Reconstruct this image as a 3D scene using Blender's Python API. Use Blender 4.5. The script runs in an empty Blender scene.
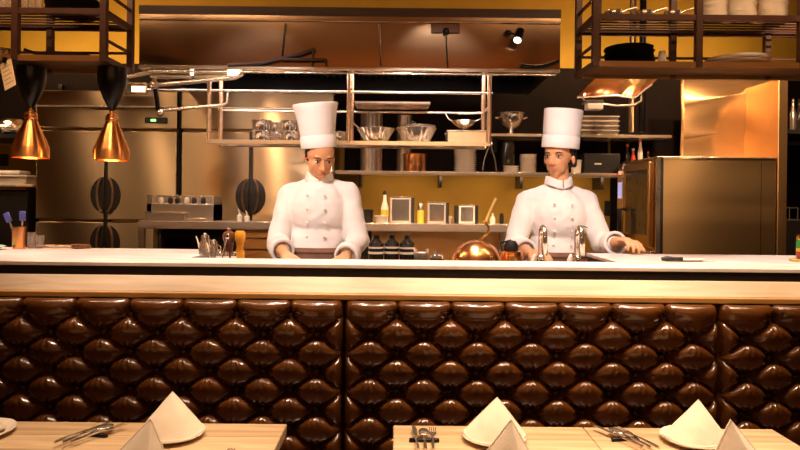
import bpy, bmesh, math, random
from mathutils import Vector, Matrix, Euler, noise
random.seed(7)
S = bpy.context.scene
C = S.collection
PI = math.pi

# ------------------------------------------------------------------ camera
F = 640.0            # focal length in pixels of the 800 px wide frame
CX, CY = 395.0, 200.0
ROLL = 0.0105
EYE = 1.42
cam_d = bpy.data.cameras.new('camera')
cam_d.sensor_width = 36.0
cam_d.lens = F / 800 * 36.0
cam_d.shift_x = (400 - CX) / 800
cam_d.shift_y = (CY - 225) / 800
cam_d.clip_start = 0.02
cam = bpy.data.objects.new('camera', cam_d)
C.objects.link(cam)
cam.matrix_world = (Matrix.Translation((0, 0, EYE)) @ Matrix.Rotation(PI / 2, 4, 'X')
                    @ Matrix.Rotation(ROLL, 4, 'Z'))
S.camera = cam

def at(px, py, d):
    """world point standing at distance d (metres, along +Y) seen near photo pixel (px, py)"""
    u, v = px - CX, py - CY
    c, s = math.cos(ROLL), math.sin(ROLL)
    return Vector(((u * c + v * s) * d / F, d, EYE - (-u * s + v * c) * d / F))
def X(px, d, py=200): return at(px, py, d).x
def Z(py, d, px=395): return at(px, py, d).z

# ------------------------------------------------------------------ world, lights, exposure
S.view_settings.view_transform = 'Standard'
S.view_settings.look = 'None'
S.view_settings.gamma = 1.0
S.view_settings.use_curve_mapping = False
S.view_settings.exposure = 0.28
w = bpy.data.worlds.new('world'); S.world = w; w.use_nodes = True
w.node_tree.nodes['Background'].inputs[0].default_value = (1.0, 0.6, 0.3, 1)
w.node_tree.nodes['Background'].inputs[1].default_value = 0.002

WARM = (1.0, 0.64, 0.36)
AMBER = (1.0, 0.50, 0.18)
GOLD = (1.0, 0.66, 0.30)
TABLEC = (1.0, 0.71, 0.46)
NEUT = (1.0, 0.76, 0.58)
PINK = (1.0, 0.81, 0.73)
def spot(name, loc, aim, power, col, deg=60, blend=0.6, r=0.05):
    l = bpy.data.lights.new(name, 'SPOT'); l.energy = power; l.color = col
    l.spot_size = math.radians(deg); l.spot_blend = blend; l.shadow_soft_size = r
    o = bpy.data.objects.new(name, l); C.objects.link(o); o.location = loc
    o.rotation_euler = (Vector(aim) - Vector(loc)).to_track_quat('-Z', 'Y').to_euler()
    return o
def area(name, loc, aim, power, col, sx, sy):
    l = bpy.data.lights.new(name, 'AREA'); l.energy = power; l.color = col
    l.shape = 'RECTANGLE'; l.size = sx; l.size_y = sy
    o = bpy.data.objects.new(name, l); C.objects.link(o); o.location = loc
    o.rotation_euler = (Vector(aim) - Vector(loc)).to_track_quat('-Z', 'Y').to_euler()
    return o
# downlights over the tables and the bench back
for lx, e in ((-1.15, 40), (-0.45, 100), (0.28, 150), (0.95, 150), (1.55, 90)):
    spot('table_downlight', (lx, 1.88, 3.0), (lx, 1.95, 0.80), e, TABLEC, 62, 0.7, 0.025)
for lx in (-0.7, 0.35, 1.0):  # added unseen spots to brighten the front napkins
    spot('napkin_fill_spot', (lx, 1.05, 3.0), (lx, 1.5, 0.80), 42, TABLEC, 30, 0.8, 0.03)
# downlights over the bar top
for lx in (-1.9, -1.1, -0.4, 0.3, 1.0, 1.8):
    spot('bar_downlight', (lx, 2.62, 3.0), (lx, 2.66, 1.18), 140, PINK, 34, 0.8, 0.03)
# ceiling spots aimed at the cooks' working line
for lx, tx in ((-0.95, -0.42), (0.35, 0.85)):
    spot('cook_spot', (lx, 1.5, 2.98), (tx, 3.3, 1.42), 215, PINK, 26, 0.7, 0.05)
# added unseen spots that put highlight streaks on the steel fronts
for lx, ly, tx, ty, tz, e in ((-3.27, 2.75, -2.45, 4.7, 1.45, 15), (-2.55, 2.75, -2.05, 4.7, 1.45, 38), (-1.3, 2.75, -0.98, 4.7, 1.4, 40), (0.05, 2.1, 0.12, 4.25, 1.28, 380), (2.15, 2.2, 2.1, 4.2, 1.35, 260)):
    spot('steel_fill_spot', (lx, ly, 3.0), (tx, ty, tz), e, WARM, 30, 0.8, 0.04)
for lx in (-1.78, -1.39):  # added unseen spots that brighten the copper shades
    spot('heat_lamp_fill', (lx + 0.25, 1.9, 2.95), (lx, 3.15, 1.70), 45, WARM, 14, 0.8, 0.04)
for lx in (-0.85, 0.25):  # added unseen spots that brighten the steel pans
    spot('pipe_rack_fill', (lx, 2.0, 3.0), (lx, 4.0, 1.86), 130, PINK, 26, 0.8, 0.03)
# light inside the extraction hood
area('hood_lamp', (-0.3, 3.92, 2.28), (-0.3, 3.98, 0), 10, PINK, 2.2, 0.10)
# strip under the wall shelf, lighting the ochre wall
area('shelf_strip', (0.75, 4.95, 1.60), (0.75, 5.25, 1.2), 5, WARM, 2.0, 0.04)
# uplights on top of the cabinets that wash the upper wall
area('upper_wall_wash', (-2.3, 4.85, 2.45), (-2.3, 5.35, 2.95), 11, GOLD, 1.6, 0.1)
area('upper_wall_wash', (1.9, 4.85, 2.45), (1.9, 5.35, 2.95), 11, GOLD, 1.8, 0.1)
area('upper_wall_wash', (-0.3, 4.9, 2.62), (-0.3, 5.4, 3.0), 2.5, GOLD, 2.0, 0.1)
# lamps inside the hood; unseen spots added for sheen over fridges, shelves and oven
for lx, ly, lz, tx, ty, tz, e in ((-2.66, 4.05, 3.05, -2.5, 4.7, 1.4, 9), (-2.07, 4.05, 3.05, -2.0, 4.7, 1.4, 9),
                                  (-1.05, 4.02, 2.36, -1.0, 4.5, 1.4, 18), (-0.1, 4.02, 2.36, -0.05, 4.5, 1.4, 18), (0.65, 4.02, 2.36, 0.65, 4.5, 1.4, 18),
                                  (1.35, 4.0, 3.05, 1.2, 5.0, 1.6, 60), (1.85, 3.75, 3.05, 2.1, 4.5, 1.5, 130), (2.5, 3.7, 3.05, 2.4, 4.5, 1.5, 130)):
    spot('hood_and_fill_spot', (lx, ly, lz), (tx, ty, tz), e, WARM, 95, 0.8, 0.04)
# lamps along the front of the hanging racks
for lx in (-1.75, 1.65):
    area('rack_lamp', (lx, 2.55, 2.95), (lx, 3.05, 2.1), 16, WARM, 1.2, 0.08)
area('prep_corner_fill', (-3.35, 4.5, 2.05), (-3.0, 5.2, 1.5), 4, WARM, 0.5, 0.1)  # added out-of-frame light to brighten the left ochre wall
# added unseen uplight; its glow on the ceiling shows in the hood steel
area('ceiling_fill', (0, -0.9, 2.3), (0, -0.2, 3.2), 24, AMBER, 4.0, 0.3)

# ------------------------------------------------------------------ materials
MATS = {}
def new_mat(name):
    m = bpy.data.materials.new(name); m.use_nodes = True
    nt = m.node_tree; b = nt.nodes['Principled BSDF']
    MATS[name] = m
    return m, nt, b
def mapping(nt, scale, coord='Object'):
    tc = nt.nodes.new('ShaderNodeTexCoord'); mp = nt.nodes.new('ShaderNodeMapping')
    mp.inputs['Scale'].default_value = scale
    nt.links.new(tc.outputs[coord], mp.inputs['Vector'])
    return mp
def plain(name, col, rough=0.5, metal=0.0, vary=0.12, nscale=14, bump=0.0, bscale=60, stretch=(1, 1, 1), coat=0, rvar=0.0, emit=None, estr=0, sss=0, sheen=0):
    m, nt, b = new_mat(name)
    mp = mapping(nt, tuple(nscale * s for s in stretch))
    n = nt.nodes.new('ShaderNodeTexNoise'); n.inputs['Scale'].default_value = 1.0; n.inputs['Detail'].default_value = 4
    nt.links.new(mp.outputs[0], n.inputs['Vector'])
    r = nt.nodes.new('ShaderNodeValToRGB')
    lo = [max(0, c * (1 - vary)) for c in col]; hi = [min(1, c * (1 + vary)) for c in col]
    r.color_ramp.elements[0].position = 0.3; r.color_ramp.elements[0].color = (*lo, 1)
    r.color_ramp.elements[1].position = 0.7; r.color_ramp.elements[1].color = (*hi, 1)
    nt.links.new(n.outputs['Fac'], r.inputs['Fac'])
    nt.links.new(r.outputs['Color'], b.inputs['Base Color'])
    b.inputs['Roughness'].default_value = rough; b.inputs['Metallic'].default_value = metal
    if rvar:
        mr = nt.nodes.new('ShaderNodeMapRange')
        mr.inputs['To Min'].default_value = rough - rvar; mr.inputs['To Max'].default_value = rough + rvar
        nt.links.new(n.outputs['Fac'], mr.inputs['Value']); nt.links.new(mr.outputs[0], b.inputs['Roughness'])
    if bump:
        mp2 = mapping(nt, tuple(bscale * s for s in stretch))
        n2 = nt.nodes.new('ShaderNodeTexNoise'); n2.inputs['Scale'].default_value = 1.0; n2.inputs['Detail'].default_value = 3
        nt.links.new(mp2.outputs[0], n2.inputs['Vector'])
        bp = nt.nodes.new('ShaderNodeBump'); bp.inputs['Strength'].default_value = bump; bp.inputs['Distance'].default_value = 0.002
        nt.links.new(n2.outputs['Fac'], bp.inputs['Height']); nt.links.new(bp.outputs[0], b.inputs['Normal'])
    if coat: b.inputs['Coat Weight'].default_value = coat; b.inputs['Coat Roughness'].default_value = 0.11
    if emit: b.inputs['Emission Color'].default_value = (*emit, 1); b.inputs['Emission Strength'].default_value = estr
    if sss: b.inputs['Subsurface Weight'].default_value = sss; b.inputs['Subsurface Radius'].default_value = (0.02, 0.008, 0.004)
    if sheen: b.inputs['Sheen Weight'].default_value = sheen
    return m
def wood(name, dark, light, axis=0, scale=5.0, planks=0.0, rough=0.45, coat=0.0):
    m, nt, b = new_mat(name)
    st = [9.0, 9.0, 9.0]; st[axis] = 0.8
    mp = mapping(nt, tuple(scale * s for s in st))
    n = nt.nodes.new('ShaderNodeTexNoise'); n.inputs['Scale'].default_value = 1.0; n.inputs['Detail'].default_value = 6; n.inputs['Distortion'].default_value = 0.6
    nt.links.new(mp.outputs[0], n.inputs['Vector'])
    r = nt.nodes.new('ShaderNodeValToRGB')
    r.color_ramp.elements[0].position = 0.28; r.color_ramp.elements[0].color = (*dark, 1)
    r.color_ramp.elements[1].position = 0.66; r.color_ramp.elements[1].color = (*light, 1)
    nt.links.new(n.outputs['Fac'], r.inputs['Fac'])
    out = r.outputs['Color']
    if planks:
        mp2 = mapping(nt, (1, 1, 1))
        bk = nt.nodes.new('ShaderNodeTexBrick'); bk.inputs['Scale'].default_value = 1.0
        bk.inputs['Brick Width'].default_value = 0.62; bk.inputs['Row Height'].default_value = planks; bk.inputs['Mortar Size'].default_value = 0.0016
        bk.inputs['Color1'].default_value = (1, 1, 1, 1); bk.inputs['Color2'].default_value = (0.80, 0.76, 0.72, 1); bk.inputs['Mortar'].default_value = (0.35, 0.28, 0.2, 1)
        nt.links.new(mp2.outputs[0], bk.inputs['Vector'])
        mx = nt.nodes.new('ShaderNodeMix'); mx.data_type = 'RGBA'; mx.blend_type = 'MULTIPLY'; mx.inputs[0].default_value = 1.0
        nt.links.new(out, mx.inputs[6]); nt.links.new(bk.outputs['Color'], mx.inputs[7]); out = mx.outputs[2]
    nt.links.new(out, b.inputs['Base Color'])
    b.inputs['Roughness'].default_value = rough
    if coat: b.inputs['Coat Weight'].default_value = coat
    return m
def brushed(name, col, rough=0.3, axis=0, vary=0.08, bend=0.0, rot=0.0, metal=1.0, aniso=0.9):
    m, nt, b = new_mat(name)
    st = [160.0, 160.0, 160.0]; st[axis] = 1.2
    mp = mapping(nt, tuple(st))
    n = nt.nodes.new('ShaderNodeTexNoise'); n.inputs['Scale'].default_value = 1.0; n.inputs['Detail'].default_value = 3
    nt.links.new(mp.outputs[0], n.inputs['Vector'])
    r = nt.nodes.new('ShaderNodeValToRGB')
    r.color_ramp.elements[0].color = (*[c * (1 - vary) for c in col], 1); r.color_ramp.elements[1].color = (*[min(1, c * (1 + vary)) for c in col], 1)
    nt.links.new(n.outputs['Fac'], r.inputs['Fac']); nt.links.new(r.outputs['Color'], b.inputs['Base Color'])
    b.inputs['Metallic'].default_value = metal
    mr = nt.nodes.new('ShaderNodeMapRange'); mr.inputs['To Min'].default_value = rough * 0.94; mr.inputs['To Max'].default_value = rough * 1.06
    nt.links.new(n.outputs['Fac'], mr.inputs['Value']); nt.links.new(mr.outputs[0], b.inputs['Roughness'])
    b.inputs['Anisotropic'].default_value = aniso
    tg = nt.nodes.new('ShaderNodeTangent'); tg.direction_type = 'RADIAL'; tg.axis = 'Z'
    nt.links.new(tg.outputs[0], b.inputs['Tangent']); b.inputs['Anisotropic Rotation'].default_value = rot
    if bend:   # gentle buckling of thin sheet steel
        mp2 = mapping(nt, (1.6, 1.6, 2.6))
        n2 = nt.nodes.new('ShaderNodeTexNoise'); n2.inputs['Scale'].default_value = 1.0; n2.inputs['Detail'].default_value = 1
        nt.links.new(mp2.outputs[0], n2.inputs['Vector'])
        bp = nt.nodes.new('ShaderNodeBump'); bp.inputs['Strength'].default_value = 1.0; bp.inputs['Distance'].default_value = bend
        nt.links.new(n2.outputs['Fac'], bp.inputs['Height']); nt.links.new(bp.outputs[0], b.inputs['Normal'])
    return m
def glassy(name, col, rough=0.05):
    m, nt, b = new_mat(name)
    b.inputs['Base Color'].default_value = (*col, 1); b.inputs['Roughness'].default_value = rough
    b.inputs['Transmission Weight'].default_value = 0.9; b.inputs['IOR'].default_value = 1.45
    return m

SROT = 0.25
LEATHER = plain('brown_leather', (0.086, 0.027, 0.0046), 0.25, 0, 0.25, 9, 0.15, 220, coat=0.6, rvar=0.03)
LEATHER.node_tree.nodes['Principled BSDF'].inputs['Coat Roughness'].default_value = 0.13
LEATHER.node_tree.nodes['Principled BSDF'].inputs['Coat IOR'].default_value = 1.5
LEATHER_D = plain('brown_leather_button', (0.045, 0.016, 0.006), 0.35, 0, 0.2, 20)
TABLEWOOD = wood('maple_tabletop', (0.44, 0.29, 0.155), (0.70, 0.52, 0.33), 0, 4.0, 0.11, 0.42)
BOARDWOOD = wood('pale_wood_board', (0.40, 0.28, 0.17), (0.52, 0.39, 0.26), 0, 4.0, 0, 0.5)
LIPWOOD = wood('golden_wood_lip', (0.36, 0.17, 0.045), (0.52, 0.27, 0.08), 0, 5.0, 0, 0.4)
DARKWOOD = wood('dark_wood', (0.022, 0.008, 0.004), (0.045, 0.017, 0.007), 0, 4.0, 0, 0.65)
LIT_BRONZE = plain('lit_bronze_rail', (0.20, 0.085, 0.022), 0.4, 0.3, 0.15, 10, stretch=(0.3, 3, 1))  # bronze rails, colour brightened as if light fell on them
MARBLE = plain('white_stone', (0.74, 0.67, 0.64), 0.28, 0, 0.20, 5, stretch=(0.6, 3, 1))
BLACKSTONE = plain('black_stone', (0.012, 0.007, 0.005), 0.35, 0, 0.3, 20)
STEEL = brushed('brushed_steel', (0.50, 0.365, 0.22), 0.34, 2, 0.02, 0.0, SROT, 1.0, 1.0)
STEELH = brushed('brushed_steel_horizontal', (0.70, 0.60, 0.50), 0.26, 0, 0.04, 0, 0.0, 0.76)
HOODSTEEL = brushed('hood_steel', (0.50, 0.34, 0.20), 0.16, 0, 0.05, 0.006)
PANELSTEEL = brushed('partition_steel', (0.66, 0.40, 0.18), 0.26, 0, 0.02, 0.0, 0.25, 0.9)
OVENSTEEL = brushed('oven_steel', (0.66, 0.43, 0.20), 0.30, 0, 0.03, 0.003, 0.25, 0.93)
CHROME = plain('polished_steel', (0.84, 0.76, 0.68), 0.16, 0.92, 0.05, 20)
SATIN = plain('satin_steel', (0.76, 0.66, 0.56), 0.25, 0.92, 0.08, 25)
ROSE = plain('rose_steel', (0.80, 0.54, 0.38), 0.25, 0.9, 0.08, 20)
DULL = plain('dull_bronze', (0.16, 0.095, 0.05), 0.45, 0.6, 0.1, 20)
TIN = plain('pale_tin', (0.84, 0.74, 0.66), 0.25, 0.55, 0.06, 20)
CANOPY = plain('copper_sheet', (0.30, 0.11, 0.045), 0.3, 0.85, 0.15, 9)
COPPER = plain('copper', (0.90, 0.42, 0.16), 0.24, 1.0, 0.10, 16)
COPPERB = brushed('spun_copper', (0.95, 0.42, 0.13), 0.30, 2, 0.10, 0, 0.25)
BLACKMETAL = plain('black_metal', (0.003, 0.002, 0.002), 0.28, 0.0, 0.2, 20)
BLACKMETAL.node_tree.nodes['Principled BSDF'].inputs['Specular IOR Level'].default_value = 0.25
BLACKMATTE = plain('black_plastic', (0.012, 0.009, 0.008), 0.5, 0, 0.3, 20)
RACKMETAL = plain('rust_brown_metal', (0.046, 0.013, 0.005), 0.42, 0.2, 0.2, 18)
RACKBOARD = plain('rack_board', (0.09, 0.034, 0.011), 0.45, 0, 0.25, 10, stretch=(0.3, 3, 1))
OCHRE = plain('ochre_plaster', (0.31, 0.175, 0.010), 0.75, 0, 0.10, 3, 0.2, 90)
CEILING = plain('brown_ceiling_plaster', (0.32, 0.15, 0.06), 0.8, 0, 0.12, 3)
DARKWALL = plain('dark_cladding', (0.006, 0.002, 0.0012), 0.8, 0, 0.3, 6)
DARKWALL.node_tree.nodes['Principled BSDF'].inputs['Specular IOR Level'].default_value = 0.15
FLOORM = plain('dark_floor_tile', (0.05, 0.03, 0.02), 0.4, 0, 0.3, 4)
CERAMIC = plain('white_ceramic', (0.80, 0.72, 0.62), 0.18, 0, 0.05, 20)
LINEN = plain('linen_cloth', (0.80, 0.68, 0.55), 0.85, 0, 0.05, 30, 0.35, 500, sheen=0.2)
COOKWHITE = plain('white_cotton', (0.86, 0.80, 0.77), 0.85, 0, 0.03, 12, 0.25, 300, sheen=0.2)
HATWHITE = plain('white_paper_cloth', (0.86, 0.80, 0.78), 0.8, 0, 0.03, 12)
APRON = plain('brown_apron_cloth', (0.20, 0.10, 0.06), 0.85, 0, 0.15, 20, 0.25, 300)
TROUSER = plain('black_cloth', (0.02, 0.016, 0.014), 0.85, 0, 0.2, 30)
SKIN = plain('skin', (0.72, 0.35, 0.17), 0.48, 0, 0.06, 18, sss=0.1)
LIP = plain('lips', (0.50, 0.18, 0.10), 0.4, 0, 0.08, 40)
HAIR = plain('black_hair', (0.016, 0.009, 0.006), 0.4, 0, 0.4, 60, stretch=(6, 6, 0.6))
EYEW = plain('eye_white', (0.75, 0.70, 0.65), 0.2, 0, 0.03, 30)
IRIS = plain('dark_iris', (0.02, 0.01, 0.006), 0.15, 0, 0.2, 40)
PAPER = plain('cream_paper', (0.66, 0.48, 0.27), 0.8, 0, 0.08, 10)
INK = plain('faded_ink', (0.25, 0.15, 0.08), 0.8, 0, 0.1, 30)
FOIL = plain('crumpled_foil', (0.75, 0.66, 0.56), 0.25, 1.0, 0.1, 30, 0.9, 45)
WHITEPL = plain('white_plastic', (0.78, 0.70, 0.60), 0.35, 0, 0.04, 20)
BLUEPL = plain('blue_silicone', (0.10, 0.11, 0.42), 0.4, 0, 0.1, 20)
MINT = plain('mint_glaze', (0.40, 0.66, 0.52), 0.25, 0, 0.06, 20)
AMBERGL = plain('amber_oil', (0.85, 0.36, 0.03), 0.12, 0, 0.12, 25, coat=0.5)
BROWNW = wood('turned_brown_wood', (0.10, 0.03, 0.012), (0.20, 0.07, 0.028), 2, 12, 0, 0.3, 0.4)
OAKW = wood('honey_wood', (0.48, 0.21, 0.05), (0.66, 0.33, 0.09), 0, 6, 0, 0.45)
BAMBOO = wood('bamboo', (0.50, 0.36, 0.10), (0.62, 0.48, 0.17), 2, 8, 0, 0.5)
YELLOWP = plain('yellow_label', (0.75, 0.48, 0.05), 0.45, 0, 0.1, 20)
GREENP = plain('green_can_paint', (0.03, 0.32, 0.06), 0.3, 0, 0.12, 40)
REDP = plain('red_plastic', (0.40, 0.035, 0.02), 0.35, 0, 0.1, 20)
BRASS = plain('brass', (0.85, 0.50, 0.14), 0.22, 1.0, 0.06, 20)
GLASS = glassy('clear_glass', (0.95, 0.9, 0.85))
DARKGL = plain('dark_glass', (0.02, 0.016, 0.012), 0.08, 0, 0.2, 20)
OVENGL = plain('oven_glass', (0.10, 0.07, 0.045), 0.10, 0, 0.3, 8)
LEDG = plain('green_led', (0.1, 0.6, 0.1), 0.4, 0, 0, 10, emit=(0.25, 1.0, 0.2), estr=3)
LEDR = plain('red_led', (0.6, 0.1, 0.05), 0.4, 0, 0, 10, emit=(1, 0.25, 0.1), estr=1.5)
LEDB = plain('pale_blue_display', (0.3, 0.3, 0.6), 0.3, 0, 0, 10, emit=(0.55, 0.5, 0.9), estr=0.6)
LAMPW = plain('hood_tube', (0.9, 0.85, 0.8), 0.4, 0, 0, 10, emit=(1.0, 0.78, 0.70), estr=3)
LAMPO = plain('orange_bulb', (0.9, 0.6, 0.3), 0.4, 0, 0, 10, emit=(1.0, 0.50, 0.18), estr=9)

# ------------------------------------------------------------------ mesh helpers
class MB:
    def __init__(s): s.bm = bmesh.new()
    def _t(s, vs, mtx):
        bmesh.ops.transform(s.bm, matrix=mtx, verts=vs)
    def box(s, x0, x1, y0, y1, z0, z1, rot=None):
        r = bmesh.ops.create_cube(s.bm, size=1.0)
        m = Matrix.Translation(((x0 + x1) / 2, (y0 + y1) / 2, (z0 + z1) / 2))
        if rot: m = m @ Euler(rot).to_matrix().to_4x4()
        s._t(r['verts'], m @ Matrix.Diagonal((abs(x1 - x0), abs(y1 - y0), abs(z1 - z0), 1)))
        return s
    def cyl(s, p0, p1, r0, r1=None, n=16):
        p0, p1 = Vector(p0), Vector(p1); d = p1 - p0
        r = bmesh.ops.create_cone(s.bm, cap_ends=True, cap_tris=False, segments=n, radius1=r0, radius2=r0 if r1 is None else r1, depth=d.length)
        q = d.to_track_quat('Z', 'Y').to_matrix().to_4x4()
        s._t(r['verts'], Matrix.Translation((p0 + p1) / 2) @ q)
        return s
    def ball(s, c, r, n=16, rot=None):
        if not hasattr(r, '__len__'): r = (r, r, r)
        q = bmesh.ops.create_uvsphere(s.bm, u_segments=n, v_segments=max(6, n // 2 + 2), radius=1.0)
        m = Matrix.Translation(c)
        if rot: m = m @ Euler(rot).to_matrix().to_4x4()
        s._t(q['verts'], m @ Matrix.Diagonal((*r, 1)))
        return s
    def tube(s, pts, r, n=8, closed=False):
        pts = [Vector(p) for p in pts]; rings = []
        N = len(pts); prev = None
        for i, p in enumerate(pts):
            a = pts[i - 1] if (i > 0 or closed) else p
            b = pts[(i + 1) % N] if (i < N - 1 or closed) else p
            t = (b - a).normalized()
            if prev is None:
                up = Vector((0, 0, 1)) if abs(t.z) < 0.9 else Vector((1, 0, 0))
                nx = t.cross(up).normalized()
            else:
                nx = (prev - t * prev.dot(t)).normalized()
            prev = nx; ny = t.cross(nx)
            rr = r[i] if hasattr(r, '__len__') else r
            rings.append([s.bm.verts.new(p + nx * rr * math.cos(k * 2 * PI / n) + ny * rr * math.sin(k * 2 * PI / n)) for k in range(n)])
        for i in range(N if closed else N - 1):
            A, B = rings[i], rings[(i + 1) % N]
            for k in range(n):
                s.bm.faces.new((A[k], A[(k + 1) % n], B[(k + 1) % n], B[k]))
        if not closed:
            s.bm.faces.new(rings[0][::-1]); s.bm.faces.new(rings[-1])
        return s
    def lathe(s, prof, c=(0, 0, 0), n=32, flute=0, famp=0.0, sx=1, sy=1):
        c = Vector(c); rings = []
        for (r, z) in prof:
            if r < 1e-5: rings.append([s.bm.verts.new(c + Vector((0, 0, z)))])
            else:
                ring = []
                for k in range(n):
                    a = k * 2 * PI / n
                    rr = r * (1 + famp * math.cos(flute * a)) if flute else r
                    ring.append(s.bm.verts.new(c + Vector((rr * math.cos(a) * sx, rr * math.sin(a) * sy, z))))
                rings.append(ring)
        for A, B in zip(rings, rings[1:]):
            for k in range(n):
                k2 = (k + 1) % n
                if len(A) == 1 and len(B) == 1: continue
                if len(A) == 1: s.bm.faces.new((A[0], B[k2], B[k]))
                elif len(B) == 1: s.bm.faces.new((A[k], A[k2], B[0]))
                else: s.bm.faces.new((A[k], A[k2], B[k2], B[k]))
        return s
    def prism(s, poly, z0, z1):
        a = [s.bm.verts.new((x, y, z0)) for x, y in poly]; b = [s.bm.verts.new((x, y, z1)) for x, y in poly]
        n = len(poly)
        s.bm.faces.new(a[::-1]); s.bm.faces.new(b)
        for i in range(n): s.bm.faces.new((a[i], a[(i + 1) % n], b[(i + 1) % n], b[i]))
        return s
    def grid(s, fn, nu, nv):
        vs = [[s.bm.verts.new(fn(i / nu, j / nv)) for j in range(nv + 1)] for i in range(nu + 1)]
        for i in range(nu):
            for j in range(nv):
                s.bm.faces.new((vs[i][j], vs[i + 1][j], vs[i + 1][j + 1], vs[i][j + 1]))
        return s
    def move(s, mtx): bmesh.ops.transform(s.bm, matrix=mtx, verts=s.bm.verts[:]); return s
    def build(s, name, mat, parent=None, base=None, bevel=0, solid=0, sub=0, ang=38, w=False, loc=None, rz=0):
        """base: the mesh is in world space, move its origin there; w: mesh in world space under an unrotated parent"""
        if w and parent is not None: bmesh.ops.translate(s.bm, vec=-Vector(parent.location), verts=s.bm.verts[:])
        if base is not None: bmesh.ops.translate(s.bm, vec=-Vector(base), verts=s.bm.verts[:])
        bmesh.ops.recalc_face_normals(s.bm, faces=s.bm.faces[:])
        me = bpy.data.meshes.new(name); s.bm.to_mesh(me); s.bm.free()
        me.materials.append(mat)
        for p in me.polygons: p.use_smooth = True
        me.set_sharp_from_angle(angle=math.radians(ang))
        o = bpy.data.objects.new(name, me); C.objects.link(o)
        if parent is not None: o.parent = parent
        if base is not None: o.location = base
        if loc is not None: o.location = loc
        if rz: o.rotation_euler.z = rz
        if solid:
            md = o.modifiers.new('thickness', 'SOLIDIFY'); md.thickness = solid; md.offset = 0
        if bevel:
            md = o.modifiers.new('bevel', 'BEVEL'); md.width = bevel; md.segments = 2; md.limit_method = 'ANGLE'; md.angle_limit = math.radians(40)
        if sub:
            md = o.modifiers.new('subdivision', 'SUBSURF'); md.levels = sub; md.render_levels = sub
        return o
def tag(o, label, cat, group=None):
    o['label'] = label; o['category'] = cat
    if group: o['group'] = group
    return o
def thing(name, label, cat, loc=(0, 0, 0), rz=0, group=None):
    o = bpy.data.objects.new(name, None); C.objects.link(o)
    o.empty_display_size = 0.05
    o.location = loc; o.rotation_euler = (0, 0, rz)
    return tag(o, label, cat, group)
def struct(name, mb, mat, bevel=0):
    o = mb.build(name, mat, bevel=bevel); o['kind'] = 'structure'
    return o
def dup(root, label, loc=None, rz=None):
    kids = {}
    for o in bpy.data.objects:
        if o.parent: kids.setdefault(o.parent.name, []).append(o)
    def cp(o, par):
        c = o.copy(); C.objects.link(c)
        if par is not None: c.parent = par
        for k in kids.get(o.name, []): cp(k, c)
        return c
    r = cp(root, None); r['label'] = label
    if loc is not None: r.location = loc
    if rz is not None: r.rotation_euler.z = rz
    return r

# ------------------------------------------------------------------ the setting
CEIL = 3.1
struct('floor', MB().box(-4.2, 4.2, -2.5, 5.4, -0.1, 0), FLOORM)
struct('floor_kitchen', MB().box(-4.2, 4.2, 3.1, 5.4, 0.0, 0.12), FLOORM)
struct('ceiling', MB().box(-4.2, 4.2, -2.5, 5.4, CEIL, CEIL + 0.1), CEILING)
struct('wall_back', MB().box(-4.2, 4.2, 5.3, 5.4, 0, CEIL), OCHRE)
struct('wall_left', MB().box(-4.3, -4.2, -2.5, 5.4, 0, CEIL), OCHRE)
struct('wall_right', MB().box(4.2, 4.3, -2.5, 5.4, 0, CEIL), DARKWOOD)
struct('wall_front', MB().box(-4.2, 4.2, -2.6, -2.5, 0, CEIL), DARKWOOD)
# black cladding behind the shelves and above the fridges
struct('trim_1', MB().box(-4.2, 4.2, 5.27, 5.3, 1.93, 2.52), DARKWALL)
struct('trim_2', MB().box(-0.42, 1.75, 5.275, 5.3, 1.66, 1.93), DARKWALL)
struct('trim_3', MB().box(1.78, 4.2, 5.275, 5.3, 0.12, 1.93), DARKWALL)
# ------------------------------------------------------------------ bar counter
TOP = 1.18
bar = thing('bar_counter', 'long bar counter with white stone top and black front edge above the leather bench', 'counter', (0.3, 2.7, 0))
m = MB().prism([(-4.0, 2.36), (4.0, 2.36), (4.0, 3.0), (0.90, 3.0), (0.90, 2.57), (-0.82, 2.57), (-0.82, 3.0), (-4.0, 3.0)], TOP - 0.014, TOP)
m.build('countertop', MARBLE, bar, w=True, bevel=0.002)
m = MB().prism([(-4.0, 2.364), (4.0, 2.364), (4.0, 2.996), (0.904, 2.996), (0.904, 2.566), (-0.824, 2.566), (-0.824, 2.996), (-4.0, 2.996)], TOP - 0.060, TOP - 0.014)
m.build('edge_band', BLACKSTONE, bar, w=True)
MB().box(-4.0, 4.0, 2.44, 2.54, 0.0, TOP - 0.06).build('front_panel', DARKWOOD, bar, w=True)
MB().box(-4.0, -0.84, 2.9, 2.98, 0, TOP - 0.06).build('rear_panel', DARKWOOD, bar, w=True)
MB().box(0.92, 4.0, 2.9, 2.98, 0, TOP - 0.06).build('rear_panel', DARKWOOD, bar, w=True)

# sunken work table behind the ledge
wt = thing('work_table', 'steel work table sunk behind the narrow counter ledge in front of the cooks', 'work table', (0.04, 2.85, 0))
MB().box(-0.80, 0.88, 2.59, 3.06, 1.0, 1.04).build('tabletop', STEELH, wt, w=True, bevel=0.004)
for (x, y) in ((-0.76, 2.63), (0.84, 2.63), (-0.76, 3.02), (0.84, 3.02)):
    MB().cyl((x, y, 0), (x, y, 1.0), 0.02).build('leg', STEELH, wt, w=True)

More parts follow.
